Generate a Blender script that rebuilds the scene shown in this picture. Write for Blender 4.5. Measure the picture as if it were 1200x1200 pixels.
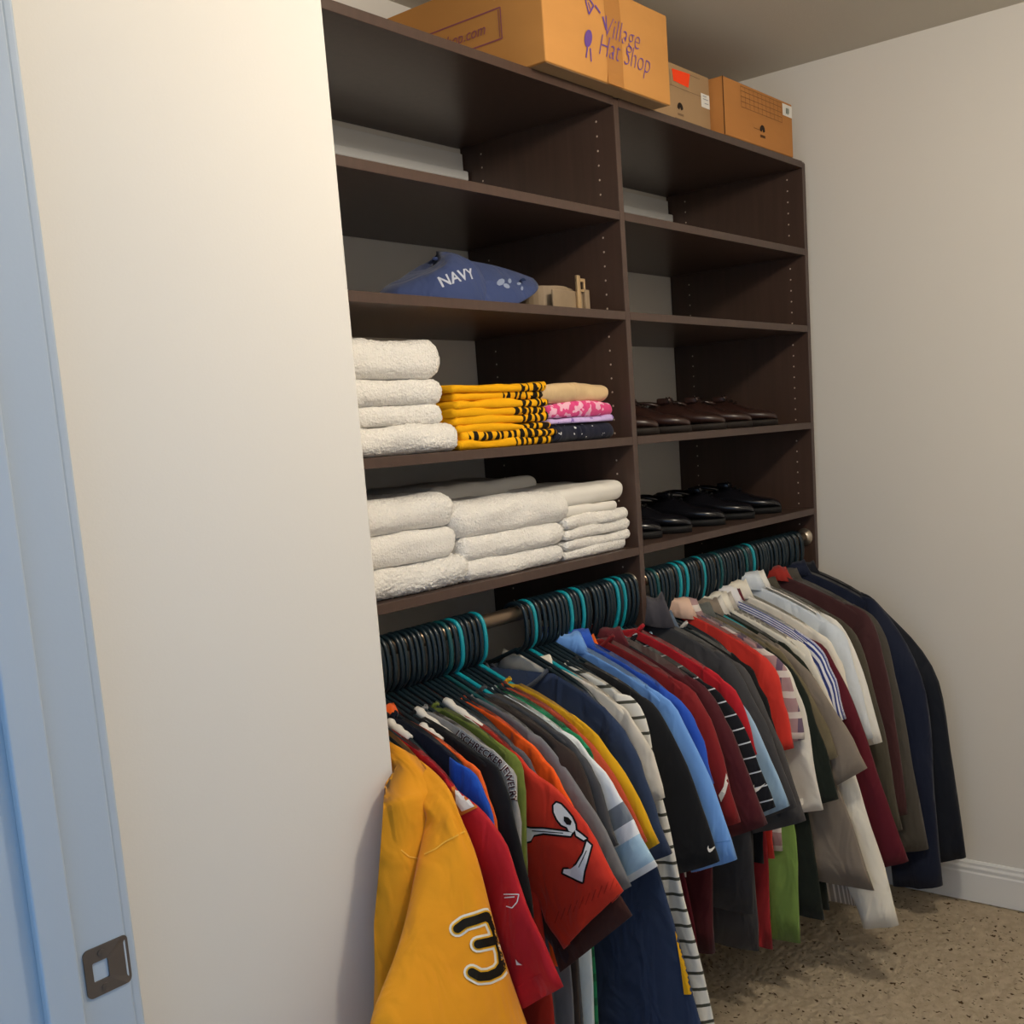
import bpy, bmesh, math, random
from mathutils import Vector, Matrix, noise
from mathutils.bvhtree import BVHTree
random.seed(7)
for o in list(bpy.data.objects): bpy.data.objects.remove(o)
SC = bpy.context.scene
COL = SC.collection

# ------------------------------------------------------------------ camera
cd = bpy.data.cameras.new('camera'); cam = bpy.data.objects.new('camera', cd); COL.objects.link(cam)
RIGHT = Vector((0.60926, -0.79012, -0.06699)); DOWN = Vector((-0.15286, -0.03411, -0.98766)); FWD = Vector((0.77808, 0.61199, -0.14196))
def orth():
    f = FWD.normalized(); r = (RIGHT - f*RIGHT.dot(f)).normalized(); d = f.cross(r)
    return r, d, f
r_, d_, f_ = orth()
m = Matrix((( r_.x, -d_.x, -f_.x, -2.14416), (r_.y, -d_.y, -f_.y, -1.45342), (r_.z, -d_.z, -f_.z, 1.46936), (0, 0, 0, 1)))
cam.matrix_world = m
cd.sensor_width = 36; cd.lens = 1281.07/1200*36; cd.shift_x = -61.63/1200; cd.shift_y = 89.62/1200
cd.clip_start = .02
SC.camera = cam

# ------------------------------------------------------------------ light and exposure
w = bpy.data.worlds.new('daylight'); SC.world = w; w.use_nodes = True
bg = w.node_tree.nodes['Background']; bg.inputs[0].default_value = (.36, .62, 1.0, 1); bg.inputs[1].default_value = 1.0
ld = bpy.data.lights.new('ceiling_lamp_light', 'POINT'); lo = bpy.data.objects.new('ceiling_lamp_light', ld); COL.objects.link(lo)
lo.location = (-.60, -1.13, 2.37); ld.energy = 39.5; ld.color = (1, .905, .77); ld.shadow_soft_size = .085
vs = SC.view_settings
vs.view_transform = 'Standard'; vs.look = 'None'; vs.gamma = 1; vs.use_curve_mapping = False; vs.exposure = 0.0

# ------------------------------------------------------------------ constants of the place (metres, floor z = 0)
W = .945; T = .019; D = .473
XL = -W - T; XR = W + 2*T                 # outer faces of the shelving unit
ZT = 2.205; ZB = .992                     # top and bottom of its panels
SH = [1.956, 1.733, 1.446, 1.186]         # shelf tops
XW = 1.013; ZC = 2.487                    # right wall, ceiling
RODY, RODZ, RODR = .035, 1.097, .0155

# ------------------------------------------------------------------ helpers
def lin(h):
    h = h.lstrip('#'); v = [int(h[i:i+2], 16)/255 for i in (0, 2, 4)]
    return tuple(c/12.92 if c <= .04045 else ((c+.055)/1.055)**2.4 for c in v) + (1,)
def nt(name, rough=.6, spec=.5, metal=0.0):
    m = bpy.data.materials.new(name); m.use_nodes = True; t = m.node_tree; b = t.nodes['Principled BSDF']
    b.inputs['Roughness'].default_value = rough; b.inputs['Specular IOR Level'].default_value = spec; b.inputs['Metallic'].default_value = metal
    return m, t, b
def N(t, k, **kw):
    n = t.nodes.new(k)
    for a, v in kw.items(): setattr(n, a, v)
    return n
def add_bump(t, b, scale, strength, dist, detail=3, coord='Object', stretch=None):
    tc = N(t, 'ShaderNodeTexCoord'); nz = N(t, 'ShaderNodeTexNoise'); nz.inputs['Scale'].default_value = scale; nz.inputs['Detail'].default_value = detail
    src = tc.outputs[coord]
    if stretch:
        mp = N(t, 'ShaderNodeMapping'); mp.inputs['Scale'].default_value = stretch; t.links.new(src, mp.inputs[0]); src = mp.outputs[0]
    t.links.new(src, nz.inputs['Vector'])
    bp = N(t, 'ShaderNodeBump'); bp.inputs['Strength'].default_value = strength; bp.inputs['Distance'].default_value = dist
    t.links.new(nz.outputs['Fac'], bp.inputs['Height']); t.links.new(bp.outputs[0], b.inputs['Normal'])
    return nz
def vary(t, b, c, scale=6, amt=.1, stretch=None, detail=3, coord='Object'):
    """colour c with a soft noise variation"""
    tc = N(t, 'ShaderNodeTexCoord'); nz = N(t, 'ShaderNodeTexNoise'); nz.inputs['Scale'].default_value = scale; nz.inputs['Detail'].default_value = detail
    src = tc.outputs[coord]
    if stretch:
        mp = N(t, 'ShaderNodeMapping'); mp.inputs['Scale'].default_value = stretch; t.links.new(src, mp.inputs[0]); src = mp.outputs[0]
    t.links.new(src, nz.inputs['Vector'])
    mx = N(t, 'ShaderNodeMix', data_type='RGBA')
    mx.inputs[6].default_value = tuple(x*(1-amt) for x in c[:3]) + (1,); mx.inputs[7].default_value = tuple(min(1, x*(1+amt)) for x in c[:3]) + (1,)
    t.links.new(nz.outputs['Fac'], mx.inputs[0]); t.links.new(mx.outputs[2], b.inputs['Base Color'])
    return mx
def plain(name, hexc, rough=.6, spec=.4, metal=0, amt=.06, scale=8, bump=None):
    m, t, b = nt(name, rough, spec, metal); vary(t, b, lin(hexc), scale, amt)
    if bump: add_bump(t, b, *bump)
    return m
CL = {}
def cloth(hexc, rough=.9, pattern=None, key=None):
    k = key or (hexc, rough)
    if k in CL: return CL[k]
    m, t, b = nt('cloth', rough, .2)
    b.inputs['Sheen Weight'].default_value = .12
    mx = vary(t, b, lin(hexc), 5, .1)
    if pattern: pattern(t, b, mx)
    tc = N(t, 'ShaderNodeTexCoord'); mp = N(t, 'ShaderNodeMapping'); mp.inputs['Scale'].default_value = (1, 1, .45); t.links.new(tc.outputs['Object'], mp.inputs[0])
    n1 = N(t, 'ShaderNodeTexNoise'); n1.inputs['Scale'].default_value = 16; n1.inputs['Detail'].default_value = 2; n1.inputs['Distortion'].default_value = .8; t.links.new(mp.outputs[0], n1.inputs['Vector'])
    n2 = N(t, 'ShaderNodeTexNoise'); n2.inputs['Scale'].default_value = 700; t.links.new(tc.outputs['Object'], n2.inputs['Vector'])
    b1 = N(t, 'ShaderNodeBump'); b1.inputs['Strength'].default_value = .55; b1.inputs['Distance'].default_value = .022; t.links.new(n1.outputs['Fac'], b1.inputs['Height'])
    b2 = N(t, 'ShaderNodeBump'); b2.inputs['Strength'].default_value = .3; b2.inputs['Distance'].default_value = .0008; t.links.new(n2.outputs['Fac'], b2.inputs['Height']); t.links.new(b1.outputs[0], b2.inputs['Normal'])
    t.links.new(b2.outputs[0], b.inputs['Normal'])
    CL[k] = m; return m
def uvsep(t):
    tc = N(t, 'ShaderNodeTexCoord'); s = N(t, 'ShaderNodeSeparateXYZ'); t.links.new(tc.outputs['UV'], s.inputs[0]); return s
def math_(t, op, a, bv=None):
    n = N(t, 'ShaderNodeMath', operation=op)
    for i, v in enumerate((a, bv)):
        if v is None: continue
        if isinstance(v, (int, float)): n.inputs[i].default_value = v
        else: t.links.new(v, n.inputs[i])
    return n.outputs[0]
def mixcol(t, b, fac, base, hexc):
    mx = N(t, 'ShaderNodeMix', data_type='RGBA'); t.links.new(fac, mx.inputs[0]); t.links.new(base, mx.inputs[6]); mx.inputs[7].default_value = lin(hexc)
    t.links.new(mx.outputs[2], b.inputs['Base Color']); return mx.outputs[2]
def stripes(hexc, period, width, axis=1, off=0):
    def f(t, b, mx):
        s = uvsep(t); v = math_(t, 'ADD', s.outputs[axis], off + 10); v = math_(t, 'MODULO', v, period); v = math_(t, 'LESS_THAN', v, width)
        mixcol(t, b, v, mx.outputs[2], hexc)
    return f
def objdir(t, ay, az, off):
    tc = N(t, 'ShaderNodeTexCoord'); s = N(t, 'ShaderNodeSeparateXYZ'); t.links.new(tc.outputs['Object'], s.inputs[0])
    return math_(t, 'ADD', math_(t, 'ADD', math_(t, 'MULTIPLY', s.outputs[1], ay), math_(t, 'MULTIPLY', s.outputs[2], az)), off)
def dstripes(hexc, period, width, ay, az):
    def f(t, b, mx): mixcol(t, b, math_(t, 'LESS_THAN', math_(t, 'MODULO', objdir(t, ay, az, 10), period), width), mx.outputs[2], hexc)
    return f
def dbands(ay, az, off, lst):
    def f(t, b, mx):
        base = mx.outputs[2]; c = objdir(t, ay, az, off)
        for v0, v1, h in lst: base = mixcol(t, b, math_(t, 'MULTIPLY', math_(t, 'GREATER_THAN', c, v0), math_(t, 'LESS_THAN', c, v1)), base, h)
    return f
def bands(lst):                            # [(v0, v1, hex)] along the sleeve, metres
    def f(t, b, mx):
        s = uvsep(t); base = mx.outputs[2]
        for v0, v1, h in lst:
            a = math_(t, 'GREATER_THAN', s.outputs[1], v0); c = math_(t, 'LESS_THAN', s.outputs[1], v1)
            base = mixcol(t, b, math_(t, 'MULTIPLY', a, c), base, h)
    return f
def plaid(h1, h2, p=.045):
    def f(t, b, mx):
        tc = N(t, 'ShaderNodeTexCoord'); s = N(t, 'ShaderNodeSeparateXYZ'); t.links.new(tc.outputs['Object'], s.inputs[0])
        base = mx.outputs[2]
        for ax, h in ((1, h1), (2, h2)):
            v = math_(t, 'MODULO', math_(t, 'ADD', s.outputs[ax], 10), p); base = mixcol(t, b, math_(t, 'LESS_THAN', v, p*.32), base, h)
    return f
def blotch(h, scale, thr):
    def f(t, b, mx):
        tc = N(t, 'ShaderNodeTexCoord'); nz = N(t, 'ShaderNodeTexNoise'); nz.inputs['Scale'].default_value = scale; nz.inputs['Detail'].default_value = 1
        t.links.new(tc.outputs['Object'], nz.inputs['Vector']); mixcol(t, b, math_(t, 'GREATER_THAN', nz.outputs['Fac'], thr), mx.outputs[2], h)
    return f

def empty(name, loc, label=None, cat=None, group=None):
    o = bpy.data.objects.new(name, None); o.location = loc; o.empty_display_size = .05; COL.objects.link(o)
    tag(o, label, cat, group); return o
def tag(o, label=None, cat=None, group=None, kind=None):
    if label: o['label'] = label
    if cat: o['category'] = cat
    if group: o['group'] = group
    if kind: o['kind'] = kind
    return o
def base_of(parent):
    v = Vector((0, 0, 0))
    while parent is not None: v += Vector(parent.location); parent = parent.parent
    return v
def mobj(name, verts, faces, mat, parent=None, smooth=True, uvs=None, loc=None, recalc=True):
    """world-space verts -> one mesh object (children get coordinates local to the parent's base)"""
    b0 = base_of(parent); lo_ = Vector(loc) if loc else Vector((0, 0, 0)); off = b0 + lo_
    me = bpy.data.meshes.new(name); me.from_pydata([tuple(Vector(v) - off) for v in verts], [], faces)
    if uvs:
        ul = me.uv_layers.new(name='UVMap')
        for lp in me.loops: ul.data[lp.index].uv = uvs[lp.vertex_index]
    if recalc:
        bm = bmesh.new(); bm.from_mesh(me); bmesh.ops.recalc_face_normals(bm, faces=bm.faces); bm.to_mesh(me); bm.free()
    if smooth: me.polygons.foreach_set('use_smooth', [True]*len(me.polygons))
    me.materials.append(mat)
    o = bpy.data.objects.new(name, me); COL.objects.link(o); o.location = lo_
    if parent is not None: o.parent = parent
    return o
def bm_data(bm):
    bm.verts.ensure_lookup_table(); bm.verts.index_update()
    return [v.co.copy() for v in bm.verts], [[v.index for v in f.verts] for f in bm.faces]
def box_data(x0, x1, y0, y1, z0, z1, bev=.0, seg=2):
    bm = bmesh.new(); bmesh.ops.create_cube(bm, size=1)
    for v in bm.verts: v.co = Vector(((x0+x1)/2 + v.co.x*(x1-x0), (y0+y1)/2 + v.co.y*(y1-y0), (z0+z1)/2 + v.co.z*(z1-z0)))
    if bev: bmesh.ops.bevel(bm, geom=bm.edges[:], offset=bev, segments=seg, profile=.5, affect='EDGES')
    d = bm_data(bm); bm.free(); return d
def box(name, x0, x1, y0, y1, z0, z1, mat, parent=None, bev=.0015, seg=2):
    v, f = box_data(x0, x1, y0, y1, z0, z1, bev, seg); o = mobj(name, v, f, mat, parent, smooth=False)
    return o
def join(datas):
    V, F = [], []
    for v, f in datas:
        n = len(V); V += v; F += [[i+n for i in q] for q in f]
    return V, F
def tube_data(pts, r, n=8, closed=False, cap=True):
    pts = [Vector(p) for p in pts]; V, F = [], []; m_ = len(pts); up = Vector((1, 0, 0))
    for i, p in enumerate(pts):
        a = pts[(i-1) % m_] if (i or closed) else p; c = pts[(i+1) % m_] if (i < m_-1 or closed) else p
        d = (c - a).normalized(); u = up if abs(d.dot(up)) < .95 else Vector((0, 0, 1))
        s = d.cross(u).normalized(); q = s.cross(d).normalized(); rr = r[i] if isinstance(r, (list, tuple)) else r
        for k in range(n):
            th = 2*math.pi*k/n; V.append(p + (s*math.cos(th) + q*math.sin(th))*rr)
    for i in range(m_ if closed else m_-1):
        j = (i+1) % m_
        for k in range(n): F.append([i*n+k, i*n+(k+1) % n, j*n+(k+1) % n, j*n+k])
    if cap and not closed: F.append(list(range(n))[::-1]); F.append(list(range((m_-1)*n, m_*n)))
    return V, F
def smooth_path(ctrl, n):
    """Catmull-Rom through control points (any dimension Vector), n samples"""
    P = [Vector(c) for c in ctrl]; P = [P[0]*2 - P[1]] + P + [P[-1]*2 - P[-2]]; out = []; k = len(P) - 3
    for i in range(n):
        t = i/(n-1)*k; j = min(int(t), k-1); u = t - j; a, b, c, d = P[j:j+4]
        out.append(.5*((2*b) + (c-a)*u + (2*a-5*b+4*c-d)*u*u + (3*b-a-3*c+d)*u*u*u))
    return out
def sgnpow(v, p): return math.copysign(abs(v)**p, v)
def cyl_data(c, axis, r, h, n=16):
    c = Vector(c); a = Vector(axis).normalized()
    return tube_data([c - a*h/2, c + a*h/2], r, n)

# ------------------------------------------------------------------ materials of the setting
M = {}
def paint(name, hexc, rough=.75, bs=.09):
    m, t, b = nt(name, rough, .3); vary(t, b, lin(hexc), 1.5, .02); add_bump(t, b, 260, bs, .0012, 2); return m
M['wall'] = paint('wall_paint', '#e0dcd5')
M['ceil'] = paint('ceiling_paint', '#d0cabd', .9, .4)
M['door'] = paint('door_frame_paint', '#b3bdc6', .45, .05)
M['trim'] = paint('trim_paint', '#e6e6e4', .4, .05)
def laminate():
    m, t, b = nt('dark_laminate', .34, .5)
    mx = vary(t, b, lin('#4a3830'), 7, .28, (9, 9, .6), 4)
    nz = add_bump(t, b, 60, .06, .001, 3, 'Object', (6, 6, .5))
    return m
M['wood'] = laminate()
M['hole'] = plain('bare_chipboard', '#d9c7b4', .8)
def carpet():
    m, t, b = nt('carpet', .98, .1)
    tc = N(t, 'ShaderNodeTexCoord')
    n1 = N(t, 'ShaderNodeTexNoise'); n1.inputs['Scale'].default_value = 42; n1.inputs['Detail'].default_value = 4; t.links.new(tc.outputs['Object'], n1.inputs['Vector'])
    mx = N(t, 'ShaderNodeMix', data_type='RGBA'); mx.inputs[6].default_value = lin('#b8a284'); mx.inputs[7].default_value = lin('#eedec2'); t.links.new(n1.outputs['Fac'], mx.inputs[0])
    mp = N(t, 'ShaderNodeMapping'); mp.inputs['Rotation'].default_value = (0, 0, .7); mp.inputs['Scale'].default_value = (1, .6, 1); t.links.new(tc.outputs['Object'], mp.inputs[0])
    n2 = N(t, 'ShaderNodeTexNoise'); n2.inputs['Scale'].default_value = 95; n2.inputs['Detail'].default_value = 1.5; t.links.new(mp.outputs[0], n2.inputs['Vector'])
    rp = N(t, 'ShaderNodeMapRange'); rp.inputs[1].default_value = .645; rp.inputs[2].default_value = .70; t.links.new(n2.outputs['Fac'], rp.inputs[0])
    m2 = N(t, 'ShaderNodeMix', data_type='RGBA'); t.links.new(rp.outputs[0], m2.inputs[0]); t.links.new(mx.outputs[2], m2.inputs[6]); m2.inputs[7].default_value = lin('#5e4932')
    t.links.new(m2.outputs[2], b.inputs['Base Color'])
    n3 = N(t, 'ShaderNodeTexNoise'); n3.inputs['Scale'].default_value = 420; n3.inputs['Detail'].default_value = 3; t.links.new(tc.outputs['Object'], n3.inputs['Vector'])
    bp = N(t, 'ShaderNodeBump'); bp.inputs['Strength'].default_value = 1.0; bp.inputs['Distance'].default_value = .007; t.links.new(n3.outputs['Fac'], bp.inputs['Height']); t.links.new(bp.outputs[0], b.inputs['Normal'])
    return m
M['carpet'] = carpet()

# ------------------------------------------------------------------ the room
def struct(o): o['kind'] = 'structure'; return o
def make_floor():
    xs = [-3.4, -2.4, -1.4, -.6, -.1] + [-.1 + i*.0055 for i in range(1, 203)] + [XW + .02]
    ys = [-2.3, -1.6, -1.05] + [-1.05 + i*.0055 for i in range(1, 245)] + [.5]
    V = []
    for y in ys:
        for x in xs:
            z = 0
            if -.1 < x < 1.02 and -1.05 < y < .3:
                z = 0.003*(noise.noise((x*24, y*24, 0))) + .008*noise.noise((x*95, y*95, 3)) - .004
            V.append((x, y, z))
    n = len(xs); F = [[j*n+i, j*n+i+1, (j+1)*n+i+1, (j+1)*n+i] for j in range(len(ys)-1) for i in range(n-1)]
    return struct(mobj('floor', V, F, M['carpet'], recalc=False))
make_floor()
struct(box('ceiling', -1.70, XW+.1, -2.2, D+.1, ZC, ZC+.1, M['ceil'], bev=0))
struct(box('wall_back', -1.0, XW+.1, D, D+.1, -.02, ZC, M['wall'], bev=0))
struct(box('wall_right', XW, XW+.1, -2.2, D, -.02, ZC, M['wall'], bev=0))
struct(box('wall_near', -1.70, XW, -2.2, -2.1, -.02, ZC, M['wall'], bev=0))
struct(box('wall_left', -1.53, XL-.003, -.145, D+.1, -.02, ZC, M['wall'], bev=.004))
dv = join([box_data(-1.68, -1.527, -.262, D+.1, -.02, ZC), box_data(-1.68, -1.527, -2.2, -1.45, -.02, ZC), box_data(-1.68, -1.527, -1.45, -.262, 2.09, ZC)])
struct(mobj('wall_door', dv[0], dv[1], M['wall'], smooth=False))
# door frame: jambs, head, stop, inner casing
dr = tag(empty('door_1', (-1.6, -.27, 0)), kind='structure')
box('jamb', -1.70, -1.525, -.28, -.262, -.01, 2.09, M['door'], dr, .002)
box('jamb', -1.70, -1.525, -1.45, -1.432, -.01, 2.09, M['door'], dr, .002)
box('head_jamb', -1.70, -1.525, -1.432, -.28, 2.072, 2.09, M['door'], dr, .002)
box('door_stop', -1.630, -1.589, -.2925, -.28, -.01, 2.072, M['door'], dr, .003, 3)
box('door_stop', -1.630, -1.589, -1.432, -1.4195, -.01, 2.072, M['door'], dr, .003, 3)
box('casing', -1.526, -1.512, -.277, -.215, -.01, 2.13, M['door'], dr, .004, 3)
# baseboards: moulded profile swept along the wall
def baseboard(name, along, p0, p1, face):
    prof = [(0, 0), (.014, 0), (.014, .087), (.011, .0915), (.011, .097), (.0125, .099), (.0125, .104), (.0085, .110), (.0085, .115), (.009, .118), (.005, .124), (0, .124)]
    V = []
    for s in (p0, p1):
        for d, z in prof: V.append((face - d, s, z) if along == 'y' else (s, face - d, z))
    n = len(prof); F = [[i, (i+1) % n, n+(i+1) % n, n+i] for i in range(n)] + [list(range(n)), list(range(n, 2*n))]
    return struct(mobj(name, V, F, M['trim'], smooth=False))
baseboard('baseboard_right', 'y', -2.1, D, XW)
baseboard('baseboard_back', 'x', XL, XW-.014, D)
# white hanging rail on the back wall
def rail(name, x0, x1):
    v1 = box_data(x0, x1, D-.012, D, 2.128, 2.172, .002); v2 = box_data(x0, x1-.002, D-.03, D, 2.104, 2.127, .004, 3)
    v, f = join([v1, v2]); return struct(mobj(name, v, f, M['trim'], smooth=False))
rail('trim_1', XL+.02, -.004); rail('trim_2', .022, W+.012)

# ------------------------------------------------------------------ strike plate
brz = plain('dark_bronze', '#5f554d', .5, .5, .35, .1, 30)
sp = empty('strike_plate', (-1.551, -.281, .895), 'dark bronze door strike plate with latch hole on the white jamb', 'strike plate')
def strike():
    hw, hh = .028, .029; n = 8; V = []; F = []
    def rr(hx, hz, r, y):
        out = []
        for cx, cz, a0 in ((1, 1, 0), (-1, 1, 90), (-1, -1, 180), (1, -1, 270)):
            for k in range(n):
                a = math.radians(a0 + 90*k/(n-1)); out.append(Vector((cx*(hx-r) + r*math.cos(a), y, cz*(hz-r) + r*math.sin(a))))
        return out
    out = rr(hw, hh, .007, 0); ins = rr(.0095, .0115, .002, 0); nn = len(out)
    for v in out:                                        # curved lip on the closet side
        if v.x > .018: v.y += ((v.x-.018)/.012)**2*.004
    ins = [v + Vector((-.009, 0, 0)) for v in ins]
    c = Vector((-1.551, -.2822, .895))
    deep = [v + Vector((0, .012, 0)) for v in ins]; back = [v + Vector((0, .0016, 0)) for v in out]
    V = [c+v for v in out] + [c+v for v in ins] + [c+v for v in deep] + [c+v for v in back]
    for i in range(nn):
        j = (i+1) % nn
        F += [[i, j, nn+j, nn+i], [nn+i, nn+j, 2*nn+j, 2*nn+i], [i, j, 3*nn+j, 3*nn+i]]
    F.append(list(range(2*nn, 3*nn)))
    mobj('plate', V, F, brz, sp, smooth=False)
    for dz in (.0205, -.0205):
        v, f = cyl_data((-1.5575, -.2826, .895+dz), (0, 1, 0), .0042, .0016, 14); s = mobj('screw', v, f, brz, sp, smooth=False)
        for a, b_ in ((.003, .0006), (.0006, .003)):
            box('slot', -1.5575-a, -1.5575+a, -.2836, -.2833, .895+dz-b_, .895+dz+b_, M['hole'] if False else brz, s, 0)
strike()

# ------------------------------------------------------------------ shelving unit
unit = empty('shelving_unit', (0, D/2, ZB), 'dark brown laminate two-bay closet shelving unit against the back wall', 'shelving')
def panel(x0):
    """side panel with a clipped lower front corner"""
    prof = [(0, ZB+.008), (0, ZT-.006), (.004, ZT), (D-.001, ZT), (D-.001, ZB), (.008, ZB), (.002, ZB+.002)]
    bm = bmesh.new(); a = [bm.verts.new((x0, y, z)) for y, z in prof]; b = [bm.verts.new((x0+T, y, z)) for y, z in prof]; n = len(prof)
    bm.faces.new(a); bm.faces.new(b[::-1])
    for i in range(n): bm.faces.new((a[i], b[i], b[(i+1) % n], a[(i+1) % n]))
    bmesh.ops.recalc_face_normals(bm, faces=bm.faces)
    bmesh.ops.bevel(bm, geom=[e for e in bm.edges], offset=.0012, segments=2, profile=.5, affect='EDGES')
    d = bm_data(bm); bm.free(); return mobj('side_panel', d[0], d[1], M['wood'], unit, smooth=False)
def holes(pan, xf, sgn):
    d = []
    for k in range(37):
        z = 2.161 - .032*k
        for y in (.05, D-.07):
            if any(abs(z-(s-.009)) < .016 for s in SH): continue
            c = Vector((xf, y, z)); n = 8
            V = [c + Vector((sgn*.0004, 0, 0))] + [c + Vector((sgn*.0004, .0024*math.cos(2*math.pi*i/n), .0024*math.sin(2*math.pi*i/n))) for i in range(n)]
            d.append((V, [[0, 1+i, 1+(i+1) % n] for i in range(n)]))
    v, f = join(d); o = mobj('pin_holes', v, f, M['hole'], pan, smooth=False, recalc=False); o['kind'] = 'stuff'
p0 = panel(XL); p1 = panel(0); p2 = panel(W+T)
holes(p0, XL+T, 1); holes(p1, 0, -1); holes(p1, T, 1); holes(p2, W+T, -1)
for bay in (0, 1):
    a = XL+T if bay == 0 else T; b_ = a + W
    for s in SH: box('shelf', a+.0005, b_-.0005, .0, D-.002, s-T, s, M['wood'], unit, .001)
for a, b_ in ((XL+T, 0), (T, W+T)):
    box('top_board', a+.0005, b_-.0005, 0, D-.002, ZT-T, ZT, M['wood'], unit, .001)
pin = plain('metal_pin', '#8a8078', .4, .5, .8)

# ------------------------------------------------------------------ rods
rodm, t_, b__ = nt('bronze_rod', .32, .5, .9); vary(t_, b__, lin('#8c7a68'), 20, .15)
chr_ = plain('nickel', '#c9bfb0', .3, .5, .9)
for x0, x1, lab in ((XL+T, 0, 'bronze closet rod across the left bay under the towels'), (T, W+T, 'bronze closet rod across the right bay under the shoes')):
    r = empty('closet_rod', ((x0+x1)/2, RODY, RODZ), lab, 'rod', 'closet rods')
    v, f = cyl_data(((x0+x1)/2, RODY, RODZ), (1, 0, 0), RODR, x1-x0-.004, 24); mobj('tube', v, f, rodm, r)
    for xx, s in ((x0, 1), (x1, -1)):
        pts = [(xx+s*.0006, RODY, RODZ), (xx+s*.004, RODY, RODZ), (xx+s*.006, RODY, RODZ), (xx+s*.014, RODY, RODZ)]
        v, f = tube_data(pts, [.027, .027, .021, .0205], 24); mobj('flange', v, f, chr_, r)

# ------------------------------------------------------------------ flat print that follows a surface
def bvh_of(objs):
    V, F = [], []
    for o in objs:
        n = len(V); off = base_of(o.parent) + Vector(o.location)
        V += [v.co + off for v in o.data.vertices]; F += [[i+n for i in p.vertices] for p in o.data.polygons]
    return BVHTree.FromPolygons(V, F)
def text_data(body, shear=0, offset=0, spacing=1, res=3):
    cu = bpy.data.curves.new('t', 'FONT'); cu.body = body; cu.shear = shear; cu.offset = offset; cu.space_character = spacing; cu.resolution_u = res
    cu.align_x = 'CENTER'; cu.align_y = 'CENTER'
    o = bpy.data.objects.new('t', cu); COL.objects.link(o); dg = bpy.context.evaluated_depsgraph_get(); dg.update()
    me = bpy.data.meshes.new_from_object(o.evaluated_get(dg)); V = [(v.co.x, v.co.y) for v in me.vertices]; F = [list(p.vertices) for p in me.polygons]
    bpy.data.objects.remove(o); bpy.data.curves.remove(cu); bpy.data.meshes.remove(me); return V, F
def poly_data(polys, cuts=1):
    bm = bmesh.new()
    for P in polys:
        vs_ = [bm.verts.new((x, y, 0)) for x, y in P]; bm.faces.new(vs_)
    bmesh.ops.triangulate(bm, faces=bm.faces[:])
    for _ in range(cuts): bmesh.ops.subdivide_edges(bm, edges=bm.edges[:], cuts=1, use_grid_fill=True)
    bmesh.ops.triangulate(bm, faces=bm.faces[:])
    d = bm_data(bm); bm.free(); return [(v.x, v.y) for v in d[0]], d[1]
def decal(name, data, mat, parent, bvh, o, U, Vv, direc, eps=.0012, lim=.06):
    V2, F = data; o = Vector(o); U = Vector(U); Vv = Vector(Vv); d = Vector(direc).normalized(); out = []; ts = []
    for u, v in V2:
        p = o + U*u + Vv*v; h = bvh.ray_cast(p - d*.4, d, .8) if bvh else (None,)
        t = (h[0] - (p - d*.4)).dot(d) if h[0] is not None else None; out.append((p - d*.4, t)); ts.append(t)
    good = [t for t in ts if t is not None]; med = sorted(good)[len(good)//2] if good else .4
    pts = []
    for p, t in out:
        if t is None or abs(t-med) > lim: t = med
        pts.append(p + d*(t - eps))
    return mobj(name, pts, F, mat, parent, smooth=False, recalc=False)
def ell2(cx, cy, rx, ry, rot=0, n=18):
    c, s = math.cos(rot), math.sin(rot)
    return [(cx + rx*math.cos(a)*c - ry*math.sin(a)*s, cy + rx*math.cos(a)*s + ry*math.sin(a)*c) for a in [2*math.pi*i/n for i in range(n)]]
def ink(hexc, rough=.7): return plain('ink', hexc, rough, .2, 0, .04)
def scale2(d, k, rot=0, dx=0, dy=0, ky=None):
    c, s = math.cos(rot), math.sin(rot); ky = ky or k
    return [(dx + x*k*c - y*ky*s, dy + x*k*s + y*ky*c) for x, y in d[0]], d[1]
def cat2(*ds):
    V, F = [], []
    for v, f in ds:
        n = len(V); V += v; F += [[i+n for i in q] for q in f]
    return V, F
def bar2(x0, y0, x1, y1, w):
    dx, dy = x1-x0, y1-y0; L = math.hypot(dx, dy); nx, ny = -dy/L*w/2, dx/L*w/2
    return [(x0+nx, y0+ny), (x0-nx, y0-ny), (x1-nx, y1-ny), (x1+nx, y1+ny)]
SWOOSH = [(0, .02), (.05, -.16), (.2, -.22), (.4, -.15), (1.0, .22), (.38, .0), (.2, -.02), (.12, .06), (.14, .2), (.03, .1)]

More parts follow.
